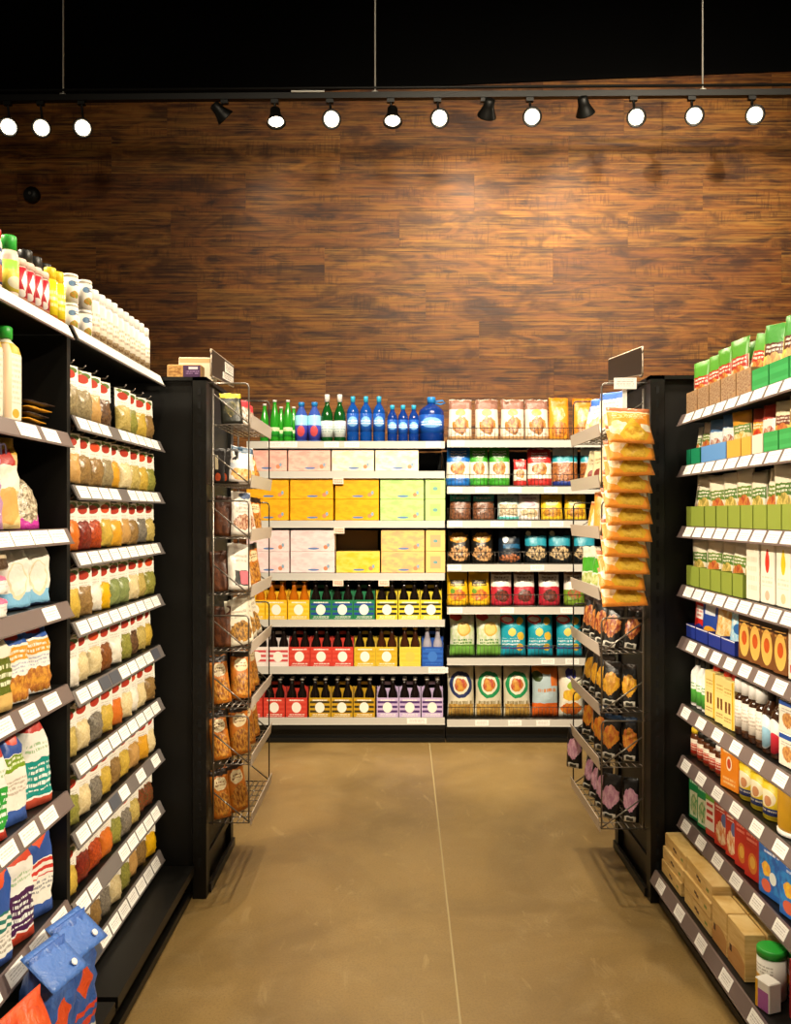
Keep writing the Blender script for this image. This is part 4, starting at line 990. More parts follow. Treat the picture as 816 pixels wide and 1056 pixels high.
M('nb_bluediamond2', '#f1ece0', [('r', .5, .74, .5, .31, '#3458a6'), ('d', .5, .80, .36, .15, '#e8562a'), ('s', .5, .37, .5, .08, '#2f7a6c', 14), ('t', .5, .2, .4, .08, '#b0a89a', 4), ('r', .5, .03, .5, .05, '#3a5ca8')], rough=.4, crinkle=.2)
put(LU, 'baking_bag', 'white flour bag with red top and bright green label', 'baking bag', [('bag', pouch(.125, .243, .075, 'nb_green', 'block', 6))], 1.89, .05, NZ[5], 16, 2)
put(LU, 'baking_bag', 'blue and white flour bag with an olive band and red dot', 'baking bag', [('bag', pouch(.112, .240, .07, 'nb_bluegreen', 'neck', 7))], 2.02, .055, NZ[5], 18, 2)
put(LU, 'baking_bag', 'white flour bag with a red neck and teal label', 'baking bag', [('bag', pouch(.12, .243, .075, 'nb_teal', 'neck', 8))], 2.15, .055, NZ[5], 24, 2)
put(LU, 'baking_bag', 'blue flour bag with orange diamond and teal stripes', 'baking bag', [('bag', pouch(.112, .246, .07, 'nb_bluediamond2', 'block', 9))], 1.925, .05, NZ[6], 16, 2)
put(LU, 'baking_bag', 'white flour bag with orange top and purple label', 'baking bag', [('bag', pouch(.112, .248, .07, 'nb_purple', 'block', 10))], 2.045, .05, NZ[6], 18, 2)
put(LU, 'baking_bag', 'blue flour bag with orange diamond and red stripes by divider', 'baking bag', [('bag', pouch(.115, .246, .07, 'nb_bluediamond', 'block', 11))], 2.175, .06, NZ[6], 24, 2)
M('nb_orangebag', '#dd5223', [('n', .5, .5, .5, .5, '#e0602c', '#c9421a', 3), ('r', .5, .1, .3, .1, '#f0e2d0')], rough=.42, crinkle=.6)
M('nb_bluebag', '#3a62b0', [('n', .5, .8, .5, .2, '#4a74c0', '#3458a4', 3), ('d', .5, .52, .24, .13, '#e8562a'), ('s', .5, .22, .46, .09, '#e0492c', 11), ('r', .5, .06, .46, .08, '#f0eadc')], rough=.38, crinkle=.45)
M('nb_bluetop', '#4c76c2', rough=.36, crinkle=.45)
o = put(LU, 'flour_sack', 'crumpled orange sack standing on the base deck', 'sack', [('sack', pouch(.19, .27, .10, 'nb_orangebag', 'block', 12, 10, 12)), ('tie_cord', MB().tube([(-.09, -.042, .20), (-.04, -.056, .215), (.02, -.056, .205), (.05, -.056, .18), (.066, -.055, .12), (.07, -.055, .02)], .003).mesh('tie_cord', BLACK))], 1.752, -.085, .125, 10, 0)
for i, (u, v, yw, t) in enumerate(((1.935, -.080, 14, 'blue sack with orange diamond beside the orange sack'), (2.072, -.078, 14, 'blue sack with orange diamond at the foot of the divider'))):
    fm = pouch(.128, .105, .014, 'nb_bluetop', 'flat', 20+i).copy(); mm = Matrix.Translation((0, .020, .305)) @ Matrix.Rotation(R(128), 4, 'X'); fm.transform(mm)
    put(LU, 'flour_sack', t, 'sack', [('sack', pouch(.125, .305, .085, 'nb_bluebag', 'block', 13+i, 10, 12)), ('folded_top', fm),
        ('eyelet', MB().lathe(((.008, 0), (.008, .003), (.004, .003)), 12, cx=.03, cy=.0).mesh('eyelet', MATS['cap_white']))], u, v, .125, yw, 0, group='blue sacks on the base deck')
for o in [x for x in bpy.data.objects if x.name.startswith('eyelet')]:
    o.location = (0, -.0475, .262); o.rotation_euler = (R(50), 0, 0)
obj('price_tag', MB().box(-.032, .032, -.002, 0, -.05, 0).mesh('price_tag', TAGG), nb_unit, (2.07, -.024, NZ[6]-.036))

# ------------------------------------------------------------------ sachet side (right run)
def sachet_mat(n, top, band, food, bottom, mid=None):
    M(n, mid or top, [('r', .5, .86, .5, .16, top), ('r', .5, .60, .46, .10, band), ('t', .5, .60, .38, .07, '#f1ead8', 2), ('n', .5, .34, .42, .20, food[0], food[1], 5), ('r', .5, .05, .5, .07, bottom)], rough=.36, crinkle=.15)
sachet_mat('sac_greenred', '#5ba534', '#b8321f', ('#d9a24a', '#b4552c'), '#7aa544', '#ead9b4'); sachet_mat('sac_leaf', '#46983a', '#5c2a1c', ('#d9b870', '#b98a5c'), '#3a9450', '#e0cf62')
sachet_mat('sac_cream', '#efe5cd', '#64862c', ('#d08a3c', '#b04a2c'), '#8a9a3c', '#efe5cd'); sachet_mat('sac_cream2', '#efe5cd', '#4f7a24', ('#e2c46a', '#9a8a3c'), '#8a9a3c', '#efe5cd')
sachet_mat('sac_blue', '#4a7ab0', '#dfe9ee', ('#a8452c', '#d9d3c4'), '#5a8ac8', '#dfe9ee'); sachet_mat('sac_mustard', '#d69a2c', '#6a8a3c', ('#e9dcae', '#d9b04a'), '#e0a03c', '#e9d6a0')
sachet_mat('sac_fire', '#8a2c18', '#e2a22c', ('#d9541f', '#b92c1c'), '#d9702c', '#e2b04a'); sachet_mat('sac_redwhite', '#b93c2c', '#f1e9dc', ('#a82c20', '#d9b49a'), '#f1e9dc', '#f1e9dc')
sachet_mat('sac_brownyellow', '#f0e4c2', '#7a3420', ('#d98a44', '#c96a3c'), '#58a552', '#e9d36a')
M('sac_laundry_red', '#d8281f', [('r', .5, .6, .3, .16, '#f2ece6'), ('t', .5, .6, .26, .1, '#c62a24', 2), ('d', .5, .2, .5, .12, '#2c3f9a')], rough=.36); M('sac_laundry_blue', '#2a4aa8', [('r', .5, .75, .3, .14, '#dfe6f0'), ('e', .5, .2, .4, .14, '#f0a82c')], rough=.36)
M('sac_yellowbox', '#efc456', [('n', .5, .5, .5, .5, '#f4e2b0', '#e2a63c', 3)], rough=.4); M('sac_sky', '#6fbfe6', [('n', .5, .5, .5, .5, '#8fd2f0', '#dff0f6', 4), ('e', .5, .5, .3, .12, '#2a6ab0')], rough=.4)
M('tray_green', '#2f9a4c', [('s', .5, .5, .48, .4, '#3aa858', 2)], rough=.5); M('tray_deepgreen', '#12855a', rough=.5); M('tray_olive', '#8a9a3c', rough=.5); M('tray_brown', '#b08a62', [('n', .5, .5, .5, .5, '#b59a78', '#8a6040', 8)], rough=.5)
M('tray_blue', '#5f97d6', rough=.5); M('tray_gold', '#dfa945', rough=.5); M('tray_navy', '#20338e', [('r', .5, .93, .5, .04, '#e8e4ea')], rough=.45); M('tray_cream', '#e6dcc6', rough=.5)
def rd(px, X): return X*F/(px-CX)
XS = 1.022
rq = random.Random(21)
TRAYS = []
CLEAR = {1.74: .3, 1.56: .142, 1.347: .178, 1.14: .172, .957: .148}
LATER = []
def sachet(*a, **k): LATER.append((a, k))
def fit_sachet(px, z, h, mat, desc, wd=.088, yaw=14, tilt=6, roll=0, v=.042, dv=0, group=None):
    u = rd(px, XS); yaw = min(yaw, 15); roll = max(-5, min(5, roll))
    tr = [t for t in TRAYS if t[2] == z]
    t = min(tr, key=lambda q: abs((q[0]+q[1])/2-u) if not (q[0] <= u <= q[1]) else -1)
    wd = round(min(wd, t[1]-t[0]-.014), 3); hw = wd/2+.006
    u = max(t[0]+hw, min(t[1]-hw, u)); h = min(h, CLEAR[z]/1.07); v = .046 if v < .05 else .080
    return put(RU, 'sachet', desc, 'sachet', [('sachet', pouch(wd, h*rq.uniform(.97, 1.07), .014, mat, 'pillow', rq.randint(0, 3), 6, 8))], u+dv, v, z+.004, yaw+rq.uniform(-5, 6), tilt+rq.uniform(-6, 3), roll+rq.uniform(-4, 4), group=group or 'sachets in display trays')
def dtray(px0, px1, z, h, mat, desc, dp=.10):
    u0, u1 = rd(px1, 1.02), min(3.092, rd(px0, 1.02)); TRAYS.append((u0, u1, z))
    return put(RU, 'display_tray', desc, 'display tray', [('tray', tray(round(u1-u0-.004, 3), dp, h, mat))], (u0+u1)/2, .012+dp/2, z, 0, group='carton display trays')
# top shelf
for i, (px, m, rl) in enumerate(((715, 'sac_greenred', 0), (726.5, 'sac_greenred', 0), (738, 'sac_greenred', -2), (753, 'sac_greenred', -2), (768, 'sac_greenred', 5), (789, 'sac_leaf', 8), (805, 'sac_leaf', 0), (822, 'sac_leaf', 0))):
    sachet(px, RZ_[0], .178, m, f'green topped sachet, {ORD[i+1]} from the end panel on the top sachet shelf', .092, 22, 5, rl)
    sachet(px, RZ_[0], .176, m, f'green topped sachet just behind the {ORD[i+1]} from the end panel, top shelf', .092, 20, 6, rl, v=.062)
for i, (a, b) in enumerate(((708, 720), (720.5, 732), (732.5, 744), (744.5, 760), (760.5, 776))):
    dtray(a, b, RZ_[0], .075, 'tray_brown', f'pale printed display tray, {ORD[i+1]} from the end panel, top sachet shelf')
for i, (a, b) in enumerate(((776.5, 794), (794.5, 815), (815.5, 840))):
    dtray(a, b, RZ_[0], .062, 'tray_green', f'green display tray, {ORD[i+1]} after the pale trays, top sachet shelf')
# second shelf
for i, (px, m, t, wd) in enumerate(((707.5, 'sac_cream', 'cream and green sachet nearest the end panel, second shelf', .07), (717, 'sac_cream', 'cream and green sachet beside blue ones, second shelf', .07), (729, 'sac_blue', 'blue and white sachet beside the green trays', .085), (742, 'sac_blue', 'blue and white sachet beside the mustard sachet', .085),
                           (757, 'sac_mustard', 'mustard and green sachet in a gold tray', .085), (771, 'sac_fire', 'orange red sachet in a gold tray', .085), (782, 'sac_redwhite', 'red and white sachet beside the yellow sachets', .08), (797, 'sac_brownyellow', 'yellow sachet with brown band, first in a green tray', .09), (812, 'sac_brownyellow', 'yellow sachet with brown band, second in a green tray', .09), (830, 'sac_brownyellow', 'yellow sachet with brown band, third in a green tray', .09))):
    sachet(px, RZ_[1], .160, m, t, wd, 20, 5, (4 if i in (2, 3) else 0))
for a, b, m, t in ((703.5, 713, 'tray_deepgreen', 'deep green tray nearest the end panel'), (713.5, 723, 'tray_deepgreen', 'deep green tray beside the blue tray'), (724, 750, 'tray_blue', 'sky blue tray of sachets'), (750.5, 765, 'tray_gold', 'gold tray of the mustard sachet'), (765.5, 776, 'tray_gold', 'gold tray of the orange red sachet'),
                   (776.5, 788, 'tray_cream', 'cream tray of the red and white sachet'), (788.5, 804, 'tray_green', 'green tray, first beside the cream tray'), (804.5, 822, 'tray_green', 'green tray, second beside the cream tray'), (822.5, 842, 'tray_green', 'green tray, third beside the cream tray')):
    dtray(a, b, RZ_[1], .055, m, t)
# third shelf
for i, (px, rl) in enumerate(((706, -16), (717, -3), (733, 0), (745, 3), (755, 4), (768, 3), (783, -2), (798, 2), (813, -2), (830, 0))):
    m = ('sac_cream', 'sac_cream2')[i % 2]
    sachet(px, RZ_[2], .178, m, f'cream sachet with green band, {ORD[i+1]} from the end panel, third shelf', .09, 22, 4, -rl)
    if i % 2: sachet(px, RZ_[2], .176, m, f'cream sachet just behind the {ORD[i+1]} from the end panel, third shelf', .09, 20, 6, -rl*.3, v=.065)
for i, (a, b) in enumerate(((704.5, 727), (728, 739), (740, 751.5), (752, 764.5), (765, 777.5), (778, 792), (792.5, 807), (807.5, 824), (824.5, 844))):
    dtray(a, b, RZ_[2], .068, 'tray_olive', f'olive green display tray, {ORD[i+1]} from the end panel, third shelf')
# fourth shelf
for i, (px, rl) in enumerate(((707, 0), (714.5, 3), (727, 2), (739, 0), (748, 2), (760, 6))):
    sachet(px, RZ_[3], .172, ('sac_cream', 'sac_cream2')[i % 2], f'cream sachet with green band, {ORD[i+1]} from the end panel, fourth shelf', .085, 22, 4, rl)
for i, (a, b) in enumerate(((705, 722), (722.5, 733.5), (734, 744.5), (745, 756), (756.5, 767.5))):
    dtray(a, b, RZ_[3], .068, 'tray_olive', f'olive green display tray, {ORD[i+1]} from the end panel, fourth shelf')
M('box_plain', '#f1ead9', [('t', .5, .5, .4, .4, '#e2d8c2', 5)], rough=.45); M('box_redfruit', '#f3ecdc', [('e', .5, .66, .17, .17, '#d8321f'), ('e', .5, .78, .10, .10, '#d8321f'), ('t', .5, .35, .4, .08, '#d9cdb8', 2), ('e', .5, .12, .18, .08, '#e6b49a')], rough=.45)
M('box_yellowfruit', '#f3ecdc', [('e', .5, .66, .17, .17, '#e6c81c'), ('e', .5, .8, .10, .10, '#e6c81c'), ('t', .5, .35, .4, .08, '#d9cdb8', 2), ('e', .5, .12, .18, .08, '#e6c89a')], rough=.45)
for i, (px, m, t) in enumerate(((776, 'box_plain', 'white carton with pale print beside the olive trays'), (791.5, 'box_redfruit', 'white carton with a red fruit picture'), (808, 'box_yellowfruit', 'white carton with a yellow fruit picture'), (826, 'box_plain', 'white carton with pale print at the photo edge'))):
    put(RU, 'tea_carton', t, 'carton', [('carton', carton(.088, .10, .175, m))], rd(px, 1.02), .065, RZ_[3], 0, group='white cartons')
# fifth shelf
for i, (px, m, rl, t) in enumerate(((709, 'sac_laundry_red', 2, 'red and white packet nearest the end panel'), (720, 'sac_laundry_blue', 6, 'blue packet with orange dot beside the red one'), (737, 'sac_yellowbox', 4, 'pale yellow packet in a navy tray'), (751, 'sac_sky', 12, 'sky blue packet leaning in a navy tray'))):
    sachet(px, RZ_[4], .135, m, t, .095, 22, 4, rl)
for i, (a, b) in enumerate(((706, 718), (718.5, 731), (731.5, 744.5), (745, 759))):
    dtray(a, b, RZ_[4], .045, 'tray_navy', f'navy display tray with white rim, {ORD[i+1]} from the end panel')
M('tin_brown', '#7a4a22', [('r', .5, .9, .5, .10, '#23140a'), ('e', .5, .44, .42, .38, '#e3b657'), ('e', .5, .48, .22, .16, '#c8551c'), ('t', .5, .8, .4, .06, '#d9a04a', 1)], rough=.4)
M('tin_pale', '#e9d9c6', [('r', .5, .6, .3, .2, '#6a5a86'), ('r', .5, .2, .4, .08, '#c85a4a')], rough=.4)
for i, px in enumerate((766, 777, 789, 803, 819)):
    m = 'tin_brown' if i < 4 else 'tin_pale'
    put(RU, 'tea_tin', (f'tall brown carton with golden oval, {ORD[i+1]} from the navy trays' if i < 4 else 'tall pale carton beside the brown golden ones'), 'carton', [('box', carton(.070, .075, .136, m)), ('lid', carton(.073, .076, .012, 'tin_brown'))], rd(px, 1.02), .055, RZ_[4], 8, group='tall cartons on the fifth shelf')
for o in [x for x in bpy.data.objects if x.name.split('.')[0] == 'lid' and x.parent and x.parent.name.startswith('tea_tin')]: o.location = (0, 0, .136)
# sixth shelf
M('lab_greenwhite', '#eef0e2', [('r', .5, .28, .5, .24, '#58b046'), ('t', .5, .7, .35, .1, '#58905a', 2)], rough=.4); M('lab_whitebrown', '#efe6da', [('t', .5, .55, .36, .25, '#c2b4a6', 4), ('r', .5, .04, .5, .05, '#8a5c3c')], rough=.42); M('glass_choc', '#3b2112', rough=.15)
for i, px in enumerate((716, 721.5, 727)):
    put(RU, 'sauce_bottle', f'white and green bottle with black cap, {ORD[i+1]} from the end panel', 'bottle', bottle(.024, .172, 'cap_white', 'cap_black', 'lab_greenwhite', (.05, .62), shoulder=.66, neck=.4, caph=.18), rd(px, 1.035), .045, RZ_[5], 10, group='green white bottles')
M('box_syrup', '#f2dc8c', [('r', .92, .5, .08, .5, '#e3b516'), ('r', .3, .42, .10, .12, '#7a4a1c'), ('r', .62, .42, .10, .12, '#7a4a1c'), ('t', .46, .18, .34, .06, '#b48a4a', 2), ('t', .46, .75, .34, .08, '#c9a04a', 2)], rough=.42)
for i, px in enumerate((733, 743.8, 752)):
    put(RU, 'syrup_carton', f'pale yellow carton with red screw cap, {ORD[i+1]} from the green bottles', 'carton', [('carton', carton(.07, .07, .152, 'box_syrup')), ('cap', lathe(((.020, .152), (.020, .170), (.018, .173)), 'cap_red', 16))], rd(px, 1.03), .055, RZ_[5], 8, group='yellow cartons with red caps')
for i, px in enumerate((761.5, 768.5, 776, 783.5)):
    put(RU, 'sauce_bottle', f'white labelled bottle with pale cap, {ORD[i+1]} from the yellow cartons', 'bottle', bottle(.0235, .170, 'glass_choc', 'cap_white', 'lab_whitebrown', (.10, .62), shoulder=.66, neck=.8, caph=.24, capr=.024), rd(px, 1.035), .045, RZ_[5], 10, group='white labelled bottles')
M('lab_ovalblue', '#3a2416', [('e', .5, .5, .34, .5, '#e9eef0'), ('e', .5, .34, .3, .3, '#9ccbe6')], rough=.4); M('lab_ovalred', '#2c1410', [('e', .5, .5, .34, .5, '#f0e2dc'), ('e', .5, .3, .32, .3, '#c8283a')], rough=.4)
for i, (px, m, t) in enumerate(((791.5, 'lab_ovalblue', 'dark bottle with a pale blue oval label'), (800.5, 'lab_ovalred', 'dark bottle with a red and white oval label'))):
    put(RU, 'sauce_bottle', t, 'bottle', bottle(.027, .176, 'glass_choc', 'cap_black', m, (.08, .62), shoulder=.66, neck=.42, caph=.16), rd(px, 1.035), .045, RZ_[5], 14)
M('box_bluewhite', '#f1e9d8', [('r', .5, .93, .5, .08, '#2450a4'), ('n', .5, .4, .3, .25, '#d9a45c', '#b4703c', 5), ('t', .5, .72, .38, .08, '#b0a89a', 2)], rough=.42)
for lv in (0, 1):
    put(RU, 'baking_carton', f'white carton with blue top band, {("lower", "upper")[lv]} of the stack', 'carton', [('carton', carton(.085, .10, .088, 'box_bluewhite'))], rd(813, 1.03), .07, RZ_[5]+lv*.0885, 6, group='stacked white blue cartons')
# seventh shelf
M('lab_redjar', '#c83a22', [('r', .5, .85, .5, .15, '#e8ddc8'), ('t', .5, .45, .36, .2, '#f0dcc8', 2)], rough=.42); M('glass_jar', '#5a3018', rough=.15)
for i, (px, l) in enumerate(((716.5, 'cap_yellow'), (723, 'cap_black'), (729.5, 'cap_black'), (735.5, 'cap_black'), (742, 'cap_white'))):
    put(RU, 'sauce_jar', f'small jar with red label, {ORD[i+1]} from the end panel, seventh shelf', 'jar', jar(.0265, .098, 'glass_jar', l, 'lab_redjar', lidh=.17, lab=(.1, .62)), rd(px, 1.045), .055, RZ_[6], 10, group='small red labelled jars')
M('box_orange', '#e8861c', [('e', .5, .6, .16, .17, '#f6e6c8'), ('e', .5, .6, .11, .12, '#d24a1c'), ('t', .5, .2, .36, .1, '#f3c98a', 2), ('t', .5, .88, .36, .06, '#f8dca8', 1)], rough=.42)
put(RU, 'baking_carton', 'orange carton between small jars and yellow tubs', 'carton', [('carton', carton(.095, .09, .135, 'box_orange'))], rd(750.5, 1.02), .06, RZ_[6], 12)
M('lab_yellowblue', '#ecd02a', [('r', .5, .2, .5, .10, '#20357e'), ('t', .5, .2, .44, .05, '#e9e2d0', 1), ('e', .5, .58, .25, .25, '#f3e7c2'), ('e', .55, .5, .1, .15, '#c98a5c')], rough=.4); M('tub_gold', '#c08f1d', [('n', .5, .5, .5, .5, '#c9981f', '#a8781a', 3)], rough=.35)
M('tub_yellow', '#ecd02a', rough=.4)
for i, px in enumerate((766, 778, 790.5)):
    put(RU, 'yellow_tub', f'yellow tub with navy band, {ORD[i+1]} from the orange carton', 'tub', jar(.041, .125, 'tub_yellow', 'tub_yellow', 'lab_yellowblue', lidh=.14, lidr=1.02, lab=(.04, .82), seg=24), rd(px, 1.03), .06, RZ_[6], 12, group='yellow tubs')
put(RU, 'gold_tub', 'large gold tub with a white base ring', 'tub', [('body', lathe(((.053, .012), (.056, .02), (.056, .115), (.05, .125)), 'tub_gold', 28)), ('base_ring', lathe(((.056, 0), (.0575, .004), (.0575, .012), (.055, .013)), 'cap_white', 28)), ('lid', lathe(((.055, .125), (.055, .138), (.052, .14)), 'jar_pink', 28))], rd(812, 1.035), .065, RZ_[6], 0)
# eighth shelf
M('box_green2', '#1c9450', [('r', .5, .36, .42, .30, '#e3e8cc'), ('n', .5, .36, .36, .24, '#3fa050', '#d9d9a8', 5), ('t', .5, .85, .4, .07, '#d9f0dc', 1)], rough=.42); M('box_redgreen', '#efe6d4', [('r', .5, .9, .5, .1, '#6aa832'), ('s', .4, .5, .3, .24, '#c83a2a', 6), ('r', .5, .06, .5, .08, '#c83a2a')], rough=.42)
M('box_redorange', '#c8321f', [('n', .5, .3, .4, .24, '#efd7b0', '#e08a4a', 4), ('e', .7, .6, .22, .14, '#6a7ab4'), ('t', .4, .82, .3, .08, '#f2d9c8', 2)], rough=.42); M('box_redcookie', '#c62c22', [('e', .55, .30, .30, .20, '#d97a2c'), ('e', .55, .32, .18, .12, '#e9b04a'), ('t', .5, .75, .36, .1, '#e88a78', 2)], rough=.42)
M('box_bluesnack', '#2a6cc6', [('q', .5, .45, .48, .34, '#2f8fdc', '#2560b8', 3), ('n', .35, .5, .2, .14, '#f0c43c', '#e9a03c', 5), ('e', .66, .38, .16, .12, '#e8efe8'), ('e', .35, .18, .22, .12, '#e0684a'), ('t', .6, .86, .34, .09, '#e9f0fa', 2)], rough=.4)
for i, (px, wd, hh, m, t) in enumerate(((715, .075, .15, 'box_green2', 'green carton nearest the end panel on the eighth shelf'), (723.5, .075, .15, 'box_green2', 'green carton beside the striped carton, eighth shelf'), (732, .07, .148, 'box_redgreen', 'white carton with red stripes and green top'),
                           (743, .09, .155, 'box_redorange', 'red carton with orange picture beside the striped carton'), (753, .07, .155, 'box_redorange', 'red carton with orange picture beside the plain red cartons'), (763, .075, .155, 'box_redcookie', 'red carton with a golden cookie, first of two'), (774, .08, .155, 'box_redcookie', 'red carton with a golden cookie beside the blue carton'),
                           (792, .105, .150, 'box_bluesnack', 'blue carton with yellow snacks beside the red cartons'), (816, .12, .150, 'box_bluesnack', 'blue carton with yellow snacks at the photo edge'))):
    put(RU, 'snack_carton', t, 'carton', [('carton', carton(wd, .10, hh, m))], rd(px, 1.025), .07, RZ_[7], 10, group='cartons on the eighth shelf')

for a, k in LATER: fit_sachet(*a, **k)
# bottom deck: pale wooden cases
def pine_material(n, lowtint):
    m = bpy.data.materials.new(n); m.use_nodes = True; MATS[n] = m; k = NT(m); b = k.n['Principled BSDF']
    oc = k.new('ShaderNodeTexCoord').outputs['Object']; oi = k.new('ShaderNodeObjectInfo').outputs['Random']
    cx = k.new('ShaderNodeCombineXYZ'); k.put(cx.inputs[0], k.math('MULTIPLY', oi, 13)); k.put(cx.inputs[2], k.math('MULTIPLY', oi, 9))
    g = k.noise(k.mapped(oc, (6, 6, 60), cx.outputs[0]), 1.5, 3, .6, .8)
    c = k.mix(k.ramp(g, .35, .68), lin('#e6c684'), lin('#cfa658'))
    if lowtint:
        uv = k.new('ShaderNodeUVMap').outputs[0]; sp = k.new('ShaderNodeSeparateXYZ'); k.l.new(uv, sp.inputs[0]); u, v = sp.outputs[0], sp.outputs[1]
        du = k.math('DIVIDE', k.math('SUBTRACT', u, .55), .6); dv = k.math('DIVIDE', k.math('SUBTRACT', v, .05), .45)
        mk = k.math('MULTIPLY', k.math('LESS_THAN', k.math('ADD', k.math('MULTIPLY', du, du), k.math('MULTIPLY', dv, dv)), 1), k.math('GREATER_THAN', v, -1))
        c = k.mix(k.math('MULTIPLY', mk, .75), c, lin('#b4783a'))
        mk = k.math('MULTIPLY', k.math('COMPARE', u, .18, .07), k.math('COMPARE', v, .36, .08)); c = k.mix(mk, c, lin('#4a2c16'))
    else:
        uv = k.new('ShaderNodeUVMap').outputs[0]; sp = k.new('ShaderNodeSeparateXYZ'); k.l.new(uv, sp.inputs[0]); u, v = sp.outputs[0], sp.outputs[1]
        for cu, cv, cc in ((.45, .5, '#5a3a20'), (.52, .42, '#6a4526'), (.83, .4, '#7a8a3a')):
            mk = k.math('MULTIPLY', k.math('COMPARE', u, cu, .05), k.math('COMPARE', v, cv, .10)); c = k.mix(mk, c, lin(cc))
    k.put(b.inputs['Base Color'], c); b.inputs['Roughness'].default_value = .6
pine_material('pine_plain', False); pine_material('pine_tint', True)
ZB = .128
@cached
def crate(w, d, h, mat):
    b = MB(); t = .0022
    return carton(w, d, h, mat, None, .002)
def wcase(u0, u1, z, h, dp, v, mat, t):
    put(RU, 'wooden_case', t, 'wooden case', [('case', crate(round(u1-u0-.004, 3), dp, h, mat))], (u0+u1)/2, v+dp/2, z, 0, group='pale wooden cases')
v0 = -.078
for i, nm in enumerate(('lowest', 'middle', 'topmost')):
    wcase(2.86+.012*(i == 0), 3.085, ZB+i*.0460, .0455, .17, v0+(.0, .004, .012)[i], 'pine_plain', f'pale wooden case by the end panel, {nm} of its stack')
    wcase(2.60, 2.845-.004*i, ZB+i*.0505, .050, .17, v0+(.002, .0, .006)[i], 'pine_plain', f'pale wooden case in the middle stack, {nm}')
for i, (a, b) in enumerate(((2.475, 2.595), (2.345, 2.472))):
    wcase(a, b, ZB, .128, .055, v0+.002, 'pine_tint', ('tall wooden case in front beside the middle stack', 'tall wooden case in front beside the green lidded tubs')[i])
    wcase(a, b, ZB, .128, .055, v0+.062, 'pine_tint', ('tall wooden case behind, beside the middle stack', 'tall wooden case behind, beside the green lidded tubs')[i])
M('tub_label', '#f1ede2', [('r', .6, .45, .25, .12, '#e9b024'), ('t', .5, .75, .4, .12, '#b9b2a4', 3)], rough=.42)
for i, (u, v) in enumerate(((2.285, -.03), (2.275, .045))):
    put(RU, 'powder_tub', ('white tub with bright green lid in front', 'white tub with bright green lid behind the front one')[i], 'tub', jar(.036, .128, 'jar_white', 'cap_green', 'tub_label', lidh=.16, lidr=1.04, lab=(.02, .82), seg=22), u, v, ZB, 0, group='green lidded tubs')
M('box_purple', '#f0ebe2', [('r', .5, .35, .5, .35, '#a85aa4'), ('r', .1, .5, .1, .5, '#e9b024')], rough=.45); M('box_crimson', '#a81c2a', [('e', .5, .4, .3, .3, '#d98a3a'), ('r', .5, .85, .4, .1, '#eadfcf')], rough=.42)
put(RU, 'small_carton', 'small white and purple carton before the green lidded tubs', 'carton', [('carton', carton(.05, .04, .075, 'box_purple'))], 2.225, -.065, ZB, 20)
put(RU, 'snack_carton', 'crimson carton at the photo corner on the bottom deck', 'carton', [('carton', carton(.10, .07, .15, 'box_crimson'))], 2.15, .020, ZB, 20)

# ------------------------------------------------------------------ goods in the wire racks
rn = random.Random(9)
RL = Unit(-.548, 0, R(90)); RR = Unit(.728, 0, R(-90), -1)
def rbag(unit, u, v, z, wd, h, t, mat, desc, yaw, tilt=8, style='pillow', seed=0, roll=0, cat='snack bag', group=None):
    put(unit, 'snack_bag', desc, cat, [('bag', pouch(wd, h, t, mat, style, seed))], u, v, z+.004, yaw, tilt, roll, group=group)
M('rk_star', '#23241c', [('r', .5, .93, .5, .08, '#e6d22a'), ('d', .4, .4, .2, .2, '#b9a06a'), ('n', .55, .5, .4, .25, '#3a3a2a', '#6a6238', 4)], rough=.34, crinkle=.2); M('rk_redpouch', '#9c8672', [('r', .5, .88, .5, .14, '#c8303a'), ('n', .5, .4, .4, .3, '#8a7a68', '#e2d8cc', 5)], rough=.34, crinkle=.2)
M('rk_blackpack', '#1b1512', [('r', .3, .6, .12, .2, '#b9a98a'), ('e', .4, .18, .2, .12, '#a8441f')], rough=.34, crinkle=.2); M('rk_whitepack', '#ece5df', [('r', .5, .92, .5, .08, '#3c5a74'), ('n', .5, .25, .45, .2, '#c98a3a', '#e6c27a', 5), ('r', .5, .45, .5, .07, '#c9d0da')], rough=.36, crinkle=.2)
M('rk_trail', '#ebe2d6', [('n', .5, .3, .42, .18, '#8a4a2c', '#d9b090', 7), ('e', .7, .92, .3, .08, '#5a6a8a'), ('t', .5, .62, .34, .1, '#b8a898', 2)], rough=.36, crinkle=.2); M('rk_pinkpack', '#ece4d8', [('r', .5, .25, .3, .16, '#3a3a3a'), ('r', .65, .26, .22, .14, '#d9707c'), ('t', .5, .7, .34, .1, '#c9b9a9', 2)], rough=.36, crinkle=.2)
M('rk_tanpack', '#e9dfc8', [('n', .5, .3, .46, .22, '#c9913a', '#6a4a2a', 7), ('t', .5, .7, .34, .1, '#bdae98', 2)], rough=.36, crinkle=.2); M('rk_brownpack', '#5c3218', [('n', .5, .5, .5, .5, '#6a3a1c', '#47240f', 3)], rough=.4, crinkle=.2)
M('rk_nut', '#c9741f', [('r', .5, .93, .5, .07, '#2a1a10'), ('e', .5, .70, .36, .14, '#f0dcae'), ('t', .5, .72, .28, .06, '#8a5a2a', 2), ('n', .5, .28, .44, .24, '#d9983a', '#8a4a18', 7)], rough=.34, crinkle=.25)
def lrow(i, items):
    for (u, v, wd, h, t, m, desc, yaw) in items: rbag(RL, u, v, ZL[i], wd, h, t, m, desc, yaw+rn.uniform(-8, 8), 7+rn.uniform(-3, 5), 'stand', rn.randint(0, 5), rn.uniform(-6, 6), group='packs in the left wire rack')
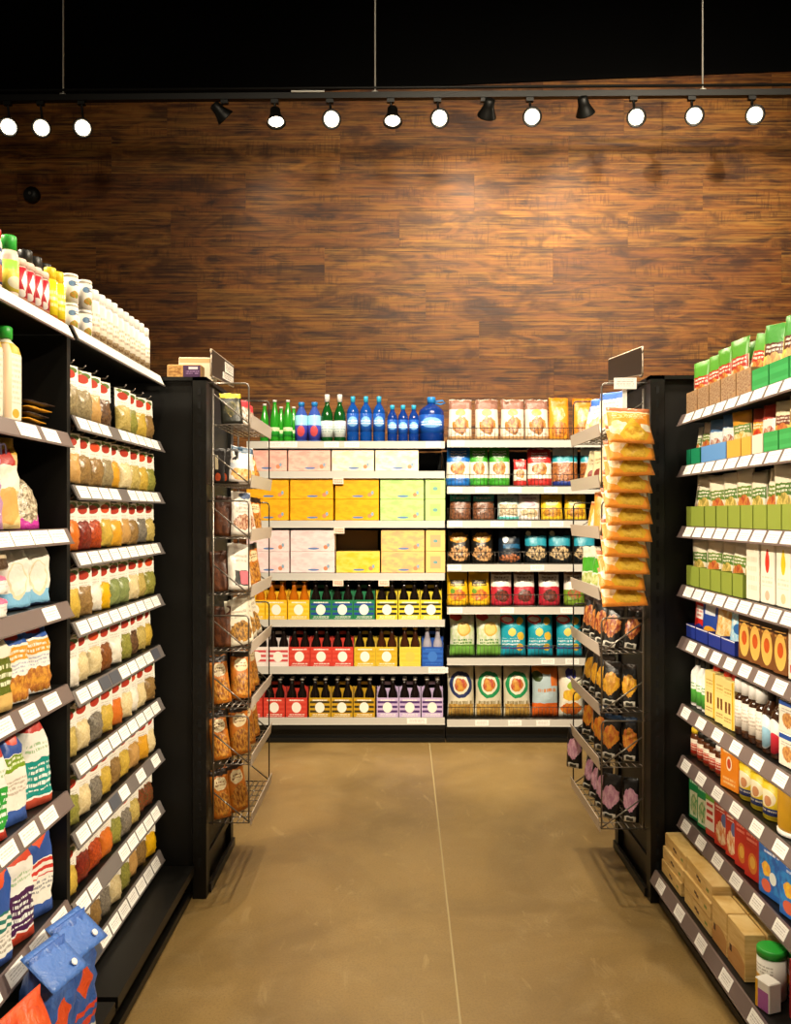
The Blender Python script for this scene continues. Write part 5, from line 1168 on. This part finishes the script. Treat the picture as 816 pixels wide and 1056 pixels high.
lrow(0, [(3.235, .07, .085, .115, .03, 'rk_star', 'dark pouch with yellow top in the uppermost left tray', 62), (3.38, .06, .10, .11, .03, 'rk_redpouch', 'red topped pouch in the uppermost left tray', 30), (3.52, .06, .10, .11, .03, 'rk_redpouch', 'red topped pouch at the far end of the uppermost left tray', 30)])
for k in range(3): rbag(RL, 3.225+.008*k, .118-.022*k, ZL[1], .05, .13, .016, 'rk_blackpack', f'slim black pack, {ORD[k+1]} from the end unit, second left tray', 78, 4, 'stand', k, group='packs in the left wire rack')
lrow(1, [(3.26, .045, .10, .135, .03, 'rk_whitepack', 'white pack with blue top facing out, second left tray', 45), (3.42, .045, .10, .135, .03, 'rk_whitepack', 'white pack with blue top, middle of second left tray', 30), (3.57, .045, .10, .135, .03, 'rk_nut', 'orange pack at the far end of second left tray', 20)])
lrow(2, [(3.235, .112, .07, .15, .022, 'rk_brownpack', 'brown pack beside the end unit, third left tray', 75), (3.27, .045, .10, .165, .03, 'rk_trail', 'white trail mix pouch facing out, third left tray', 42), (3.42, .045, .10, .165, .03, 'rk_trail', 'white trail mix pouch in the middle of third left tray', 28), (3.58, .045, .10, .15, .03, 'rk_nut', 'orange pack at the far end of third left tray', 20)])
lrow(3, [(3.235, .112, .07, .15, .022, 'rk_brownpack', 'brown pack beside the end unit, fourth left tray', 75), (3.27, .05, .11, .175, .03, 'rk_pinkpack', 'white pack with pink and dark panel, fourth left tray', 44), (3.43, .045, .11, .165, .03, 'rk_nut', 'orange pack in the middle of fourth left tray', 25), (3.58, .045, .11, .165, .03, 'rk_nut', 'orange pack at the far end of fourth left tray', 20)])
lrow(4, [(3.235, .112, .07, .15, .022, 'rk_brownpack', 'brown pack beside the end unit, fifth left tray', 75), (3.28, .045, .11, .17, .03, 'rk_tanpack', 'pale tan pack facing out, fifth left tray', 40), (3.43, .045, .11, .17, .03, 'rk_tanpack', 'pale tan pack in the middle of fifth left tray', 25), (3.58, .045, .11, .17, .03, 'rk_tanpack', 'pale tan pack at the far end of fifth left tray', 20)])
for i, nm in ((5, 'sixth'), (6, 'seventh'), (7, 'eighth')):
    its = [(3.215, .105, .075, .175, .036, 'rk_nut', f'orange nut bag nearest the end unit, {nm} left tray', 55), (3.295, .05, .085, .18, .036, 'rk_nut', f'orange nut bag, second from the end unit, {nm} left tray', 45)]
    if i < 7: its += [(3.42, .05, .09, .18, .036, 'rk_nut', f'orange nut bag, third from the end unit, {nm} left tray', 35), (3.545, .05, .09, .18, .036, 'rk_nut', f'orange nut bag at the far end, {nm} left tray', 30)]
    lrow(i, its)
# right rack
M('rk_whiteorange', '#efe9dd', [('r', .5, .92, .5, .10, '#3f6cc0'), ('n', .5, .3, .4, .2, '#e9b06a', '#f0d8b0', 4), ('t', .5, .66, .3, .1, '#c9b49a', 2)], rough=.36, crinkle=.25); M('rk_cream', '#ead9ac', [('r', .85, .5, .15, .5, '#d9a24a'), ('e', .45, .3, .24, .14, '#8a3a2c'), ('t', .45, .66, .3, .1, '#b89a6a', 2)], rough=.36, crinkle=.25)
M('rk_orangewhite', '#f0dcb4', [('r', .1, .5, .2, .5, '#e8a43c'), ('e', .6, .3, .3, .16, '#f2ead8'), ('r', .5, .95, .5, .07, '#c9743a')], rough=.36, crinkle=.25); M('rk_greenwhite', '#e6e6cf', [('r', .5, .55, .5, .18, '#4cab2c'), ('n', .5, .2, .4, .14, '#d8d49a', '#a8b85a', 5)], rough=.36, crinkle=.25)
def dark(n, c1, c2, c3):
    M(n, '#15120f', [('n', .5, .50, .44, .26, c1, c2, 4), ('r', .5, .06, .34, .07, '#d9d5c9'), ('r', .5, .06, .2, .04, '#3a3a34'), ('r', .5, .95, .5, .06, c3)], rough=.32, crinkle=.25)
dark('rk_dark_red', '#8a2c1f', '#d9924a', '#4a3a34'); dark('rk_dark_gold', '#e2aa2c', '#c8861f', '#3a2c20'); dark('rk_dark_blue', '#e9a22c', '#d9702a', '#1c3a5c'); dark('rk_dark_pink', '#e2b4c4', '#c98aa8', '#1f1c1c')
def rrow(i, items, style='stand'):
    for (u, v, wd, h, t, m, desc, yaw) in items: rbag(RR, u, v, ZR[i], wd, h, t, m, desc, yaw+rn.uniform(-8, 8), 8+rn.uniform(-3, 5), style, rn.randint(0, 5), rn.uniform(-6, 6), group='bags in the right wire rack')
rrow(0, [(3.27, .06, .12, .165, .035, 'rk_whiteorange', 'white bag with blue top, first in the uppermost right tray', 38), (3.43, .05, .12, .16, .035, 'rk_whiteorange', 'white bag with blue top, second in the uppermost right tray', 28), (3.57, .05, .10, .15, .035, 'rk_whiteorange', 'white bag with blue top, third in the uppermost right tray', 25)])
rrow(1, [(3.27, .06, .10, .14, .03, 'rk_cream', 'cream pouch, first in the second right tray', 40), (3.40, .055, .10, .14, .03, 'rk_cream', 'cream pouch, second in the second right tray', 38), (3.53, .055, .10, .14, .03, 'rk_cream', 'cream pouch, third in the second right tray', 35)])
rrow(2, [(3.30, .06, .12, .16, .035, 'rk_orangewhite', 'orange and white bag, first in the third right tray', 40), (3.46, .05, .11, .12, .035, 'rk_orangewhite', 'orange and white bag, second in the third right tray', 30)])
rrow(3, [(3.26, .06, .11, .16, .035, 'rk_greenwhite', 'green and white bag, first in the fourth right tray', 40), (3.40, .05, .11, .16, .035, 'rk_greenwhite', 'green and white bag, second in the fourth right tray', 32), (3.53, .05, .11, .16, .035, 'rk_greenwhite', 'green and white bag, third in the fourth right tray', 30)])
for i, m, cn, nm in ((4, 'rk_dark_red', 'red', 'fifth'), (5, 'rk_dark_gold', 'gold', 'sixth'), (6, 'rk_dark_blue', 'blue and orange', 'seventh'), (7, 'rk_dark_pink', 'pink', 'eighth')):
    rrow(i, [(3.195, .118, .062, .155, .028, m, f'black and {cn} pouch nearest the end unit, {nm} right tray', 62), (3.235, .052, .075, .16, .028, m, f'black and {cn} pouch at the near front corner, {nm} right tray', 52),
             (3.345, .05, .078, .165, .028, m, f'black and {cn} pouch, second along the front, {nm} right tray', 40), (3.455, .05, .078, .16, .028, m, f'black and {cn} pouch, third along the front, {nm} right tray', 35), (3.57, .05, .085, .16, .035, m, f'black and {cn} pouch at the far end, {nm} right tray', 32)])
# clip strip of tortilla chips on the near side of the right rack
M('tortilla', '#e8922a', [('r', .5, .93, .5, .08, '#a4603c'), ('r', .5, .86, .5, .02, '#f4e2b8'), ('t', .5, .74, .4, .06, '#f6dcae', 2), ('n', .24, .40, .22, .20, '#f3e4c8', '#efc88a', 3), ('r', .87, .42, .11, .10, '#f3e6cc'), ('d', .57, .22, .34, .48, '#d9a928'), ('n', .57, .22, .24, .2, '#e2b840', '#c08c1a', 5), ('r', .5, .04, .5, .05, '#e08528')], rough=.33, crinkle=.35)  # whitish patch on the left is a highlight painted into the print
zt = 1.765
cs = obj('clip_strip', None); cs.location = (.805, 3.112, 1.06); tag(cs, 'clip strip with white header card holding tortilla chip bags', 'clip strip')
obj('strip', MB().box(-.008, .008, .004, .006, 0, .80).mesh('strip', MATS['cap_white']), cs)
obj('header_card', MB().box(-.040, .040, -.004, -.001, .775, .815).mesh('header_card', TAG), cs)
obj('hook', MB().tube([(0, .005, .80), (0, .018, .805), (0, .03, .80)], .003).mesh('hook', BLACK), cs)
rc = random.Random(5)
zs_ = [1.615-.0565*i for i in range(11)]
for i, z in enumerate(zs_):
    xx = .805-.0015*i-(.012 if i > 8 else 0)+rc.uniform(-.008, .008); tl = 30+rc.uniform(-1, 1)
    put(Unit(0, 0, 0), 'chip_bag', f'orange bag of tortilla chips, {ORD[i+1]} from the top of the strip', 'chip bag', [('bag', pouch(.158, .150, .020, 'tortilla', 'pillow', i % 4, 10, 12))], xx, 3.102-.150*math.sin(R(tl)), z+.016, rc.uniform(-4, 4), tl, rc.uniform(-3, 3), group='tortilla chip bags on the clip strip')
put(RR, 'snack_bag', 'black pouch hanging at the far end below the seventh tray', 'snack bag', [('bag', pouch(.07, .16, .03, 'rk_dark_pink', 'stand', 3))], 3.63, .0, .335, 55, 3)
# cartons on top of the left end unit
M('box_cookie', '#c99a5c', [('n', .3, .5, .3, .4, '#d9a860', '#9a6430', 4), ('r', .74, .5, .27, .5, '#4a2c54'), ('r', .78, .78, .14, .1, '#e2d8e0'), ('t', .76, .45, .2, .16, '#9a7aa4', 2)], rough=.45); M('box_cream', '#e6d9bc', [('r', .5, .9, .5, .1, '#c9a878')], rough=.5)
put(Unit(0, 0, 0), 'cookie_carton', 'brown and purple cookie carton on the left end unit', 'carton', [('carton', carton(.125, .06, .052, 'box_cookie'))], -.79, 3.23, 1.885, 0)
put(Unit(0, 0, 0), 'carton', 'cream carton behind the cookie carton on the end unit', 'carton', [('carton', carton(.13, .10, .098, 'box_cream'))], -.775, 3.36, 1.885, 4)
